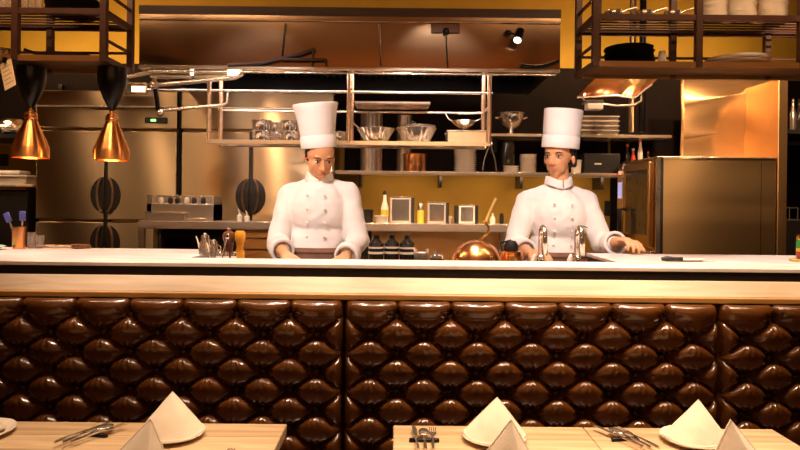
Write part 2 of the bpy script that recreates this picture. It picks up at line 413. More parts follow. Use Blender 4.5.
# ------------------------------------------------------------------ tufted bench
BY = 2.30                     # plane of the buttons
cw, rh, H = 0.1909, 0.0676, 0.058
AL, BE = 0.30, 0.46
PK = AL / (AL + BE)
GN = 1 / (PK ** AL * (1 - PK) ** BE) ** 2
ROW1, BTOP = 1.003, 1.0595
def bench(x0, ncol, label):
    W = ncol * cw
    root = thing('tufted_bench', label, 'bench', (x0 + W / 2, 2.1, 0), group='segments of the tufted leather bench')
    def fn(u, v):
        x = u * W; z = 0.48 + v * (BTOP - 0.48)
        a = x / cw; j = (ROW1 - z) / rh
        if j < 0: p = q = a
        else: p, q = a + j / 2, a - j / 2
        sp, sq = abs(math.sin(PI * p)), abs(math.sin(PI * q))
        # deep dents round the buttons, narrow pulled creases along the diagonals, a slight overall puff
        best = 9.0; bd = (0, 0); flat = 1.0
        for jj in range(math.floor(j) - 1, math.floor(j) + 3):
            if jj < 0: continue
            off = 0.5 if jj % 2 else 0.0
            for k in (math.floor(a - off) + off, math.floor(a - off) + off + 1):
                if k < 0.2 or k > ncol - 0.2: continue
                dx, dz = (a - k) * cw, (jj - j) * rh
                flat *= 1 - math.exp(-(dx / 0.031) ** 2 - ((dz - 0.004) / 0.019) ** 2)
                dd = math.hypot(dx, dz)
                if dd < best: best = dd; bd = (dx, dz); bk = k + jj * 1.7
        if j >= 0:
            dp = min(p - math.floor(p), math.ceil(p) - p); dq = min(q - math.floor(q), math.ceil(q) - q)
            cd_ = min(dp, dq) * 0.11
            s1_ = p - math.floor(p); s2_ = 1 - (q - math.floor(q))
            puff = 0.25 * (sp * sq) ** 0.4 + 0.75 * (s1_ * s2_) ** 0.30 * ((1 - s1_) * (1 - s2_)) ** 0.75 * 3.5
        else:
            s_ = a - math.floor(a)
            cd_ = abs(a - round(a)) * cw; t = min(1.0, -j / 0.8); puff = (0.25 * max(sp, 1e-6) ** 0.8 + 0.75 * (s_ * (1 - s_)) ** 1.05 * 3.5) * (1 - t) + t * max(sp, 1e-6) ** 0.5
            if round(a) < 1 or round(a) > ncol - 1: cd_ = 1
        crease = (0.0045 + 0.011 * math.exp(-(best / 0.055) ** 2)) * math.exp(-(cd_ / 0.0055) ** 2)
        h = H * (0.45 * flat + 0.58 * puff) - crease
        if best < 0.10:
            th = math.atan2(bd[1], bd[0])
            h += 0.0034 * math.cos(11 * th + 0.8 * math.sin(bk * 3.1)) * math.exp(-((best - 0.030) / 0.016) ** 2)
        e = min(x, W - x)
        h *= min(1.0, (e / 0.03)) ** 0.5 if e > 0 else 0
        if j < 0:  h = h + 0.004
        h += 0.0016 * noise.noise(Vector((x * 14 + x0 * 9, z * 14, 0.3)))
        back = 0.0
        R = 0.035
        if z > BTOP - R: back = R - math.sqrt(max(0, R * R - (z - (BTOP - R)) ** 2))
        if e < 0.012: back += (0.012 - e) * 1.6
        return Vector((x0 + x + 0.0025, BY - h + back, z))
    b = MB().grid(fn, int(ncol * 40), 120)
    b.build('backrest', LEATHER, root, w=True, ang=75)
    for r in range(7):
        off = 0.5 if r % 2 else 0.0
        for k in range(0, ncol + 1):
            kk = k + off
            if kk < 0.2 or kk > ncol - 0.2: continue
            bx, bz = x0 + kk * cw, ROW1 - r * rh
            MB().ball((bx, BY - 0.006, bz), (0.011, 0.008, 0.011), 10).build('button', LEATHER_D, root, w=True)
    MB().box(x0 + 0.004, x0 + W - 0.004, BY + 0.030, 2.40, 0.1, BTOP - 0.012).build('back_frame', DARKWOOD, root, w=True)
    MB().box(x0 + 0.004, x0 + W - 0.004, 1.86, BY + 0.02, 0.34, 0.475).build('seat', LEATHER, root, w=True, bevel=0.03)
    MB().box(x0 + 0.004, x0 + W - 0.004, 1.92, BY + 0.02, 0.0, 0.335).build('plinth', DARKWOOD, root, w=True)
bx0 = -0.180
bench(bx0 - 7 * cw, 7, 'dark brown buttoned leather bench back behind the left wooden tables')
bench(bx0, 7, 'dark brown buttoned leather bench back, middle segment below the woman cook')
bench(bx0 + 7 * cw, 7, 'dark brown buttoned leather bench back cut by the right edge of the photo')

# wooden board and lip that crown the bench
cap = thing('bench_rail', 'pale wooden rail board running between leather bench and black counter edge', 'rail', (0.3, 2.35, 1.06))
b = MB()
v = [b.bm.verts.new((x, y, z)) for x in (-4.0, 4.0) for (y, z) in ((2.302, 1.082), (2.358, 1.082), (2.358, 1.134), (2.350, 1.134))]
for f in ((0, 1, 2, 3), (7, 6, 5, 4), (0, 4, 5, 1), (1, 5, 6, 2), (2, 6, 7, 3), (3, 7, 4, 0)): b.bm.faces.new([v[i] for i in f])
b.build('board', BOARDWOOD, cap, w=True, bevel=0.002)
MB().box(-4.0, 4.0, 2.285, 2.43, 1.060, 1.082).build('lip', LIPWOOD, cap, w=True, bevel=0.004)

# ------------------------------------------------------------------ tables
TZ = 0.75
def table(x0, x1, label):
    cx, cy = (x0 + x1) / 2, 1.58
    t = thing('dining_table', label, 'table', (cx, cy, 0), group='wooden tables in front of the bench')
    hw = (x1 - x0) / 2 - 0.0008
    MB().box(-hw, hw, -0.325, 0.325, TZ - 0.032, TZ).build('tabletop', TABLEWOOD, t, bevel=0.003)
    MB().cyl((0, 0, 0.03), (0, 0, TZ - 0.032), 0.035).build('pedestal', BLACKMETAL, t)
    MB().box(-0.2, 0.2, -0.2, 0.2, 0, 0.03).build('base_plate', BLACKMETAL, t, bevel=0.01)
XA, XB, XC = -1.437, -0.876, -0.314
tabs = [(XA, XB, 'pale wooden table cut by the left edge of the photo'),
        (XB, XC, 'pale wooden table in front of the white hatted man, cutlery at its left'),
        (0.001, 0.566, 'pale wooden table with upright cutlery at its left front corner'),
        (0.566, 1.131, 'pale wooden table at the right end, under the rightmost napkins')]
for a in tabs: table(*a)

def plate_at(x, y, label, r=0.090):
    p = thing('side_plate', label, 'plate', (x, y, TZ), group='plates laid on the tables')
    pr = [(0, 0.003), (r * 0.55, 0.003), (r * 0.62, 0.0), (r * 0.66, 0.002), (r * 0.985, 0.013), (r, 0.016), (r * 0.985, 0.0175), (r * 0.70, 0.0075), (r * 0.6, 0.006), (0, 0.006)]
    MB().lathe(pr, n=48).build('dish', CERAMIC, p)
    return p
def napkin_at(x, y, rz, h, r, lean, label, ridge=None):
    """stiff pyramid fold: a sheet bent round an upright apex, its two side folds resting on the plate"""
    n = thing('folded_napkin', label, 'napkin', (x, y, TZ + 0.0068), rz, group='folded napkins on the plates')
    tip = Vector((lean, 0.012, h))
    def sheet(a0, a1, k, zoff, rg=None):
        def fn(u, v):
            a = a0 + (a1 - a0) * u
            ex = abs(math.cos(a)) ** 0.85 * (1 if math.cos(a) > 0 else -1)
            base = Vector((r * 1.0 * ex, r * k * math.sin(a) , zoff + 0.010 * abs(math.cos(a)) ** 4))
            if rg is not None:      # a pressed ridge runs from the tip to this point of the hem
                L_, M_, R_ = Vector((-r, 0, zoff + 0.008)), Vector((rg * r, -r * 0.62, zoff)), Vector((r, 0.0, zoff + 0.008))
                um = 0.5 + 0.5 * rg
                lin = L_.lerp(M_, u / um) if u < um else M_.lerp(R_, (u - um) / (1 - um))
                base = base.lerp(lin, 0.80)
            t = v
            p = base.lerp(tip, t)
            bul = 0.010 * math.sin(PI * t) * max(0, -math.sin(a))
            p.y -= bul * (1 if rg is None else 0.35)
            p += 0.0016 * Vector((noise.noise(p * 34), noise.noise(p * 34 + Vector((5, 0, 0))), 0)) * (1 - t)
            return p
        return fn
    fr = sheet(PI, 2 * PI, 0.78, 0.001, ridge)
    MB().grid(fr, 40, 24).build('front_fold', LINEN, n, solid=0.0022, ang=50)
    MB().grid(sheet(PI * 0.985, PI * 0.55, 0.55, 0.002), 12, 20).build('back_fold', LINEN, n, solid=0.0018, ang=70)
    MB().grid(sheet(PI * 0.015, PI * 0.45, 0.55, 0.002), 12, 20).build('back_fold', LINEN, n, solid=0.0018, ang=70)
    # raised hem along the two upper edges and the base
    e = [fr(0.0, t / 12) for t in range(13)] + [fr(1.0, 1 - t / 12) for t in range(1, 13)]
    MB().tube(e, 0.0027, 6).build('hem', LINEN, n)
    MB().tube([fr(t / 24, 0.05) + Vector((0, -0.001, 0)) for t in range(25)], 0.0024, 6).build('hem', LINEN, n)
    return n
BYT, FYT = 1.795, 1.50
plate_at(-1.157, BYT, 'white side plate at the left edge of the photo')
plate_at(-0.617, BYT, 'white side plate under the back napkin of the left tables')
plate_at(0.285, BYT, 'white side plate beside the upright cutlery, under the back napkin')
plate_at(0.845, BYT, 'white side plate at the right end, under the back napkin')
plate_at(-0.606, FYT, 'white side plate under the front napkin of the left tables, nearest the viewer')
plate_at(0.268, FYT, 'white side plate under the front napkin near the middle of the photo')
plate_at(0.822, FYT, 'white side plate under the front napkin at the right end')
napkin_at(-1.160, BYT, 0.0, 0.122, 0.07, -0.01, 'linen napkin on the plate at the left edge of the photo')
napkin_at(-0.617, BYT, 0.12, 0.114, 0.091, -0.004, 'folded linen napkin on the back plate of the left tables')
napkin_at(0.285, BYT, -0.10, 0.108, 0.088, 0.008, 'folded linen napkin standing behind another, right of upright cutlery')
napkin_at(0.845, BYT, 0.10, 0.106, 0.090, 0.020, 'folded linen napkin on the back plate at the right end')
napkin_at(-0.606, FYT, 0.12, 0.138, 0.090, 0.034, 'tall folded napkin in front, on the left tables nearest the viewer', 0.45)
napkin_at(0.268, FYT, -0.12, 0.147, 0.092, 0.010, 'tall folded napkin in front, near the middle of the photo', 0.45)
napkin_at(0.822, FYT, -0.12, 0.150, 0.090, -0.024, 'tall folded napkin in front at the right end', 0.45)

# ------------------------------------------------------------------ cutlery
def rest(x, y, rz, label):
    return tag(MB().box(-0.042, 0.042, -0.006, 0.006, 0, 0.010).build('cutlery_rest', BLACKMETAL, bevel=0.003, loc=(x, y, TZ), rz=rz), label, 'cutlery rest', 'cutlery rests')
def cutl(kind, x, y, rz, z, label, tilt=0.0):
    t = thing(kind, label, kind.split('_')[-1], (x, y, TZ + z), rz, group='table cutlery')
    t.rotation_euler = (tilt, 0, rz)
    L = 0.095
    MB().tube([(0, -L, 0), (0, -L * 0.75, 0.001), (0, -0.03, 0.0015), (0, 0.008, 0.001)], [0.0042, 0.0048, 0.0032, 0.0024], 8).build('handle', CHROME, t)
    if kind == 'table_knife':
        MB().prism([(-0.0045, 0.005), (0.006, 0.0), (0.0085, 0.05), (0.0055, 0.082), (-0.002, 0.092), (-0.0045, 0.085)], -0.0006, 0.0008).build('blade', CHROME, t)
    elif kind == 'table_spoon':
        b = MB().ball((0, 0.035, 0.001), (0.0155, 0.028, 0.005), 16)
        b.build('bowl', CHROME, t)
    else:
        b = MB().prism([(-0.003, 0.0), (0.003, 0.0), (0.010, 0.022), (0.010, 0.034), (-0.010, 0.034), (-0.010, 0.022)], -0.0006, 0.001)
        for q in range(4):
            xx = -0.0085 + q * 0.00567
            b.box(xx - 0.0013, xx + 0.0013, 0.033, 0.072, -0.0006, 0.001)
        b.build('head', CHROME, t)
    return t
sets = [(-0.835, 1.790, -0.50, 'the left tables'), (0.088, 1.775, 0.0, 'the middle of the photo'), (0.655, 1.800, 0.42, 'the right end table')]
for (x, y, rz, where) in sets:
    rest(x, y, rz * 0.4, 'dark bar rest under the knife, fork and spoon at ' + where)
    for q, k in enumerate(('table_knife', 'table_spoon', 'table_fork')):
        dx = (q - 1) * 0.024
        cutl(k, x + dx, y, rz + (q - 1) * -0.05, 0.0148, 'steel %s resting on a dark bar at %s' % (k.replace('_', ' '), where))
cutl('table_knife', -1.075, 1.610, 0.22, 0.005, 'steel knife tip at the bottom left corner of the photo')
cutl('table_fork', -1.030, 1.600, -0.30, 0.005, 'steel fork at the bottom left corner, right of the knife tip')
cutl('table_fork', -0.442, 1.63, -0.25, 0.005, 'steel fork lying right of the front napkin on the left tables')

# ------------------------------------------------------------------ things on the bar top, left
p = thing('mint_plate', 'small mint green plate at the left end of the counter', 'plate', (-1.82, 2.83, TOP))
MB().lathe([(0, 0), (0.05, 0), (0.085, 0.014), (0.088, 0.016), (0.084, 0.018), (0.05, 0.005), (0, 0.005)], n=40).build('dish', MINT, p)
cup = thing('utensil_cup', 'copper coloured steel cup holding blue spatulas at left end of counter', 'cup', (X(19, 2.92, 240), 2.92, TOP))
MB().lathe([(0, 0), (0.028, 0), (0.03, 0.10), (0.0285, 0.10), (0.0265, 0.004), (0, 0.004)], n=28).build('body', COPPER, cup)
for i, (px, top, lx, lab) in enumerate(((7, 214, -0.05, 'blue silicone spatula leaning left out of the copper cup'), (20, 213, 0.0, 'blue silicone spatula standing upright in the copper cup'))):
    base = Vector((X(19, 2.92, 240) + (i - 0.5) * 0.012, 2.92, TOP + 0.006))
    tip = Vector((X(px, 2.92, top), 2.94, Z(top + 8, 2.92, px)))
    s = thing('spatula', lab, 'spatula', base, group='blue spatulas in the cup')
    MB().cyl(base, tip, 0.004, n=8).build('handle', SATIN, s, w=True)
    d = (tip - base).normalized(); sd = Vector((d.z, 0, -d.x))
    b = MB(); mtx = Matrix((Vector((sd.x, 0, d.x)), Vector((0, 1, 0)), Vector((sd.z, 0, d.z)))).to_4x4()
    b.box(-0.014, 0.014, -0.004, 0.004, 0, 0.045); b.move(Matrix.Translation(tip) @ mtx)
    b.build('blade', BLUEPL, s, w=True, bevel=0.003)
for px, hh, lab in ((28, 0.075, 'small glass tumbler beside the copper cup on the counter'), (36, 0.060, 'small glass tumbler, second from the copper cup')):
    x = X(px, 2.9, 240)
    tag(MB().lathe([(0, 0), (0.017, 0), (0.019, hh), (0.0175, hh), (0.0155, 0.006), (0, 0.006)], n=24).build('glass_tumbler', GLASS, loc=(x, 2.93, TOP)), lab, 'glass', 'tumblers beside the utensil cup')
pc = thing('carving_steel', 'long thin steel rod with brown handle lying on left end of counter', 'sharpening steel', (X(60, 2.94, 244), 2.94, TOP))
a, b_ = Vector((X(28, 2.94, 243), 2.95, TOP + 0.012)), Vector((X(72, 2.94, 243), 2.94, TOP + 0.012))
MB().cyl(a, b_, 0.005, n=10).build('rod', SATIN, pc, w=True)
MB().tube([b_, b_ + Vector((0.02, 0, 0)), b_ + Vector((0.06, 0, 0)), b_ + Vector((0.085, 0, 0))], [0.010, 0.012, 0.010, 0.009], 12).build('handle', BROWNW, pc, w=True)

# ------------------------------------------------------------------ things on the bar top, right
kn = thing('kitchen_knife', 'kitchen knife with black handle lying on the right part of counter', 'knife', (X(690, 2.62, 260), 2.62, TOP), -0.02)
MB().tube([(-0.115, 0, 0.010), (-0.095, 0.0, 0.012), (-0.055, 0.002, 0.010), (-0.03, 0.002, 0.010)], [0.007, 0.011, 0.009, 0.009], 10).build('handle', BLACKMATTE, kn)
MB().prism([(-0.032, -0.012), (-0.032, 0.016), (0.04, 0.016), (0.10, 0.004), (0.105, 0.0), (0.06, -0.008)], 0.006, 0.009).build('blade', CERAMIC, kn)
MB().box(-0.036, 0.06, 0.012, 0.024, 0.0, 0.012).build('spine_guard', CERAMIC, kn, bevel=0.003)
cn = thing('drink_can', 'green and red can standing at the right edge of the photo on counter', 'can', (X(801.5, 2.68, 250) + 0.012, 2.68, TOP + 0.012))
MB().lathe([(0, 0), (0.026, 0), (0.030, 0.006), (0.030, 0.03)], n=32).build('red_band', REDP, cn)
MB().lathe([(0.0302, 0.03), (0.0302, 0.045)], n=32).build('yellow_band', YELLOWP, cn)
MB().lathe([(0.030, 0.045), (0.030, 0.08)], n=32).build('green_band', GREENP, cn)
MB().lathe([(0.0302, 0.08), (0.030, 0.094), (0.026, 0.10), (0.024, 0.099), (0, 0.098)], n=32).build('lid', BRASS, cn)
tag(MB().cyl((0, 0, 0), (0, 0, 0.011), 0.055, n=32).build('wooden_coaster', BAMBOO, loc=(X(801.5, 2.68, 250) + 0.012, 2.68, TOP), bevel=0.002), 'round yellow wooden coaster under the green and red can', 'coaster')

# ------------------------------------------------------------------ things on the sunken table
WZ = 1.04
cd = thing('condiment_stand', 'black raised stand carrying cruets and mills beside the man cook', 'stand', (X(221, 2.76), 2.74, WZ))
MB().box(-0.125, 0.125, -0.075, 0.075, 0.085, 0.100).build('tray', BLACKMATTE, cd, bevel=0.004)
for sx in (-0.11, 0.11): MB().box(sx - 0.008, sx + 0.008, -0.07, 0.07, 0, 0.085).build('foot', BLACKMATTE, cd)
SZ = WZ + 0.10
def cruet(px, y, h, r, label):
    o = thing('oil_cruet', label, 'cruet', (X(px, y, 245), y, SZ), group='steel cruets on the stand')
    MB().lathe([(0, 0), (r, 0), (r * 0.98, h * 0.5), (r * 0.62, h * 0.8), (r * 0.62, h * 0.86), (0, h * 0.86)], n=28).build('body', SATIN, o)
    MB().lathe([(r * 0.68, h * 0.85), (r * 0.6, h * 0.93), (0.006, h * 0.95), (0.007, h), (0, h * 1.01)], n=24).build('lid', CHROME, o)
    MB().tube([(r * 0.6, 0, h * 0.8), (r * 1.35, 0, h * 0.72), (r * 1.4, 0, h * 0.4), (r * 0.95, 0, h * 0.25)], 0.003, 8).build('handle', CHROME, o)
    MB().tube([(-r * 0.8, 0, h * 0.45), (-r * 1.25, 0, h * 0.8), (-r * 1.5, 0, h * 0.9)], [0.005, 0.0035, 0.003], 8).build('spout', CHROME, o)
cruet(205, 2.74, 0.130, 0.026, 'tall steel oil cruet with lid at the left of the stand')
cruet(214, 2.70, 0.105, 0.021, 'shorter steel oil cruet beside the tall one on the stand')
for px, y, lab in ((219, 2.69, 'left'), (226, 2.685, 'middle'), (234, 2.69, 'right')):
    o = thing('salt_shaker', 'small glass shaker with steel cap, %s one of three in front of mills' % lab, 'shaker', (X(px, y, 250), y, SZ), group='glass shakers on the stand')
    MB().lathe([(0, 0), (0.013, 0), (0.0125, 0.035), (0.009, 0.04), (0, 0.04)], n=18).build('jar', CERAMIC, o)
    MB().lathe([(0.0115, 0.038), (0.0115, 0.048), (0.007, 0.056), (0, 0.057)], n=18).build('cap', CHROME, o)
sp = thing('slim_spoon', 'steel spoon leaning between the cruets and the brown mill', 'spoon', (X(220, 2.74, 250), 2.735, SZ))
MB().cyl((0, 0, 0.003), (0.028, 0.0, 0.10), 0.0025, n=8).build('handle', CHROME, sp)
MB().ball((0.032, 0, 0.115), (0.009, 0.004, 0.016), 12).build('bowl', CHROME, sp)
pm = thing('pepper_mill', 'turned dark brown wooden pepper mill on the condiment stand', 'mill', (X(229, 2.775, 240), 2.775, SZ))
MB().lathe([(0, 0), (0.023, 0), (0.024, 0.02), (0.016, 0.05), (0.019, 0.075), (0.022, 0.085), (0.0, 0.087)], n=28).build('body', BROWNW, pm)
MB().lathe([(0.019, 0.087), (0.027, 0.105), (0.028, 0.118), (0.022, 0.132), (0.010, 0.138), (0.010, 0.142), (0, 0.143)], n=28).build('head', BROWNW, pm)
MB().lathe([(0.005, 0.142), (0.007, 0.150), (0, 0.156)], n=14).build('knob', CHROME, pm)
ob = thing('amber_mill', 'bright amber mill standing right of the dark brown pepper mill', 'mill', (X(240, 2.77, 240), 2.77, SZ))
MB().lathe([(0, 0), (0.021, 0), (0.021, 0.045), (0.014, 0.066), (0.018, 0.084), (0.0, 0.085)], n=28).build('body', AMBERGL, ob)
MB().lathe([(0.017, 0.085), (0.023, 0.10), (0.023, 0.128), (0.017, 0.140), (0.0, 0.142)], n=28).build('head', AMBERGL, ob)

kt = thing('copper_cloche', 'round polished copper dome with brass handle between the two cooks', 'dome', (X(475.5, 2.86, 250), 2.86, WZ))
prof = [(0.112, 0.0), (0.122, 0.004), (0.122, 0.04), (0.121, 0.085)]
for i in range(1, 13):
    a = i / 12 * PI / 2
    prof.append((0.120 * math.cos(a) + 0.0001, 0.090 + 0.118 * math.sin(a)))
prof[-1] = (0, 0.208)
MB().lathe(prof, n=64, flute=16, famp=0.005).build('shell', COPPER, kt, ang=60)
MB().tube([(0.02, 0, 0.204), (0.055, 0, 0.235), (0.058, 0, 0.262), (0.040, 0, 0.285), (0.03, 0, 0.293)], [0.007, 0.007, 0.0065, 0.006, 0.005], 10).build('handle', BRASS, kt)
cb = thing('copper_saucepan', 'small copper pan with dark lid right of the copper dome', 'pan', (X(511, 2.97, 255), 2.97, WZ))
MB().lathe([(0, 0), (0.052, 0), (0.056, 0.01), (0.056, 0.125), (0.05, 0.148), (0.03, 0.155), (0, 0.157)], n=36).build('body', COPPER, cb)
MB().lathe([(0.034, 0.155), (0.034, 0.175), (0.022, 0.195), (0, 0.20)], n=28).build('lid', BLACKMATTE, cb)
MB().tube([(-0.04, 0, 0.15), (-0.05, 0, 0.185), (0.0, 0, 0.20)], 0.004, 8).build('bail', BLACKMETAL, cb)
def tap(px, label):
    y = 2.76; x = X(px, y, 240)
    t = thing('bar_tap', label, 'tap', (x, y, WZ), group='chrome taps before the woman cook')
    MB().lathe([(0, 0), (0.022, 0), (0.022, 0.012), (0.013, 0.018), (0.0, 0.02)], n=24).build('base', CHROME, t)
    pts = [(0, 0.0, 0.015), (0, 0, 0.18)] + [(0, -0.035 + 0.035 * math.cos(a), 0.225 + 0.045 * math.sin(a)) for a in [i * PI / 8 for i in range(9)]] + [(0, -0.07, 0.20)]
    MB().tube(pts, 0.0115, 12).build('spout', CHROME, t)
    MB().cyl((0, -0.07, 0.205), (0, -0.07, 0.155), 0.0145, 0.012).build('spray_head', CHROME, t)
    for zz in (0.05, 0.09, 0.13): MB().lathe([(0.011, zz), (0.017, zz + 0.006), (0.017, zz + 0.014), (0.011, zz + 0.02)], n=20).build('collar', CHROME, t)
    MB().cyl((0, 0, 0.10), (-0.03, -0.01, 0.10), 0.006).build('lever_stem', CHROME, t)
    b = MB().ball((-0.034, -0.012, 0.125), (0.0125, 0.010, 0.032), 16, (0, 0.22, 0))
    b.build('lever', CERAMIC, t)
tap(541, 'chrome tap with white lever, left one in front of the woman cook')
tap(577, 'chrome tap with white lever, right one in front of the woman cook')
# dark wrapped bundles and small pots seen over the ledge
def pot(name, px, y, r, h, mat, label, cat='pot', lidmat=None, grp=None):
    o = thing(name, label, cat, (X(px, y, 252), y, WZ), group=grp)
    MB().lathe([(0, 0), (r, 0), (r * 1.02, h), (r * 0.94, h), (r * 0.92, 0.01), (0, 0.01)], n=28).build('body', mat, o)
    if lidmat: MB().lathe([(r * 1.05, h), (r * 0.9, h + 0.012), (0.008, h + 0.02), (0.01, h + 0.032), (0, h + 0.035)], n=28).build('lid', lidmat, o)
    return o
pot('black_pot', 437, 2.84, 0.032, 0.125, BLACKMATTE, 'small black pot with steel lid left of the copper dome', lidmat=CHROME)
o = thing('steel_caddy', 'small square steel box with clasps left of the black pot', 'box', (X(421, 2.86, 252), 2.86, WZ))
MB().box(-0.032, 0.032, -0.03, 0.03, 0, 0.150).build('body', SATIN, o, bevel=0.004)
for sx in (-0.026, 0.026): MB().box(sx - 0.006, sx + 0.006, -0.033, -0.029, 0.135, 0.165).build('clasp', CHROME, o)
for i, (px, lean, lab) in enumerate(((376, 0.0, 'leftmost'), (391.5, 0.0, 'middle'), (407, 0.0, 'rightmost'))):
    y = 2.88 + 0.02 * (i % 2)
    o = thing('wine_bottle', 'dark banded bottle standing beside the man cook, %s of three' % lab, 'bottle', (X(px, y, 250), y, WZ), group='dark bottles behind the ledge')
    MB().lathe([(0, 0), (0.032, 0), (0.034, 0.01), (0.034, 0.185), (0.014, 0.205), (0.013, 0.222), (0, 0.223)], n=24).build('body', DARKGL, o)
    MB().lathe([(0.0345, 0.138), (0.0345, 0.148)], n=24).build('label_band', WHITEPL, o)
    MB().lathe([(0.0343, 0.162), (0.0343, 0.170)], n=24).build('label_band', WHITEPL, o)
    o.rotation_euler = (0, lean * 2, 0)
# ------------------------------------------------------------------ hanging shelf racks
RZ0, RZ1 = 2.055, 2.275
def rack(xs, y0, y1, label):
    cx = (xs[0] + xs[-1]) / 2
    r = thing('hanging_shelf_rack', label, 'shelf rack', (cx, (y0 + y1) / 2, RZ0), group='hanging racks over the bar')
    t = 0.0155
    for x in xs:
        for y in (y0, y1):
            MB().box(x - t, x + t, y - t, y + t, RZ0, CEIL).build('post', RACKMETAL, r, w=True, bevel=0.002)
    MB().box(xs[0], xs[-1], y0 + 0.012, y1 - 0.012, RZ0 + 0.016, RZ0 + 0.026).build('shelf', RACKBOARD, r, w=True)
    for q in range(6):
        yq = y0 + 0.03 + q * (y1 - y0 - 0.06) / 5
        MB().cyl((xs[0], yq, RZ1 + 0.021), (xs[-1], yq, RZ1 + 0.021), 0.005, n=8).build('shelf_bar', RACKMETAL, r, w=True)
    for z in (RZ0, RZ1):
        for y in (y0, y1): MB().box(xs[0], xs[-1], y - 0.012, y + 0.012, z, z + 0.026).build('rail', LIT_BRONZE if z == RZ0 else RACKMETAL, r, w=True)
        for x in (xs[0], xs[-1]): MB().box(x - 0.012, x + 0.012, y0, y1, z, z + 0.026).build('rail', RACKMETAL, r, w=True)
    for x in (xs[0], xs[-1]):
        for z in (RZ0 + 0.10, RZ1 + 0.10): MB().box(x - 0.006, x + 0.006, y0, y1, z, z + 0.012).build('side_bar', RACKMETAL, r, w=True)
    for y in (y0,):
        MB().box(xs[0], xs[-1], y1 - 0.006, y1 + 0.006, RZ0 + 0.10, RZ0 + 0.112).build('back_bar', RACKMETAL, r, w=True)
    return r
LX = [-2.60, -2.19, -1.785, -1.372]
RX = [0.931, 1.414, 1.897, 2.38]
rack(LX, 3.0, 3.30, 'rust brown hanging shelf rack above the copper heat lamps')
rack(RX, 3.0, 3.28, 'rust brown hanging shelf rack with plate stacks and small saucepans')
S1, S2 = RZ0 + 0.026, RZ1 + 0.026

def plates(n, x, y, z, r, mat, noun, labels, group, dz=0.0085, wav=0.0):
    proto = None
    for i in range(n):
        h = dz
        xx = x + (random.uniform(-1, 1) * wav); yy = y + random.uniform(-1, 1) * wav
        if proto is None:
            o = tag(MB().lathe([(0, 0), (r * 0.6, 0), (r * 0.98, h * 0.92), (r, h * 1.05), (r * 0.97, h * 1.1), (r * 0.6, h * 0.45), (0, h * 0.4)], n=28).build(noun, mat, loc=(xx, yy, z)), labels(i), noun.split('_')[-1], group)
            proto = o
        else:
            o = proto.copy(); C.objects.link(o); o.location = (xx, yy, z + i * dz); o['label'] = labels(i)
def ordinal(i, n):
    if i == 0: return 'lowest'
    if i == n - 1: return 'topmost'
    return ['second', 'third', 'fourth', 'fifth', 'sixth', 'seventh', 'eighth', 'ninth', 'tenth', 'eleventh', 'twelfth', 'thirteenth', 'fourteenth', 'fifteenth', 'sixteenth'][i - 1] + ' from the bottom'
# right rack: bowls, saucepans, black plates, platters
for px, nm in ((713, 'left'), (742, 'middle'), (773, 'right')):
    plates(9, X(px, 3.12, 12), 3.12, S2, 0.065, CERAMIC, 'stacked_bowl', lambda i, nm=nm: 'cream bowl, %s, in the %s stack on the right rack' % (ordinal(i, 9), nm), 'bowls stacked on the rack', 0.0125, 0.003)
for px, nm in ((614, 'left'), (645, 'middle'), (673, 'right')):
    x = X(px, 3.07, 18)
    o = thing('small_saucepan', 'small copper saucepan with slanting handle, %s of three on rack' % nm, 'saucepan', (x, 3.08, S2), group='small saucepans on the rack')
    MB().lathe([(0, 0), (0.040, 0), (0.045, 0.006), (0.047, 0.045), (0.0445, 0.045), (0.042, 0.008), (0, 0.008)], n=28).build('body', CHROME, o)
    MB().tube([(0.044, 0.0, 0.038), (0.07, 0.0, 0.05), (0.12, 0, 0.066), (0.135, 0, 0.066)], [0.004, 0.004, 0.005, 0.004], 8).build('handle', SATIN, o)
    o.scale = (0.85, 0.85, 0.85)
plates(14, X(629, 3.12, 60), 3.12, S1, 0.115, BLACKMATTE, 'black_plate', lambda i: 'black plate, %s, in the black stack on right rack' % ordinal(i, 14), 'black plates stacked on the rack', 0.0064, 0.006)
plates(2, X(738, 3.14, 60), 3.14, S1, 0.148, CERAMIC, 'broad_platter', lambda i: ['broad cream platter at bottom of low stack on right rack', 'broad cream platter on top of low stack on right rack'][i], 'platters on the rack', 0.023, 0.004)
o = thing('white_cup', 'small white cup upside down behind the black plates on right rack', 'cup', (X(662, 3.235, 60), 3.235, S1))
MB().lathe([(0.026, 0), (0.028, 0.004), (0.018, 0.09), (0.015, 0.105), (0, 0.106)], n=24).build('body', CERAMIC, o)
# left rack
plates(7, X(73, 3.14, 20), 3.14, S2, 0.125, BLACKMATTE, 'black_platter', lambda i: 'wide black platter, %s, in stack on left rack' % ordinal(i, 7), 'black platters stacked on the left rack', 0.011, 0.004)
o = thing('black_pan', 'flat black pan lying on lower shelf of left rack', 'pan', (X(66, 3.13, 56), 3.13, S1))
MB().lathe([(0, 0), (0.115, 0), (0.135, 0.028), (0.13, 0.028), (0.112, 0.005), (0, 0.005)], n=36, sx=1.0, sy=0.7).build('body', BLACKMATTE, o)
MB().tube([(-0.12, 0, 0.022), (-0.17, 0, 0.045), (-0.20, -0.01, 0.055)], 0.007, 8).build('handle', BLACKMATTE, o)
plates(2, X(98, 3.16, 60), 3.16, S1, 0.05, CERAMIC, 'white_saucer', lambda i: ['white saucer under another, right of flat black pan', 'white saucer on top, right of flat black pan'][i], 'saucers on the left rack', 0.011)
k = 0
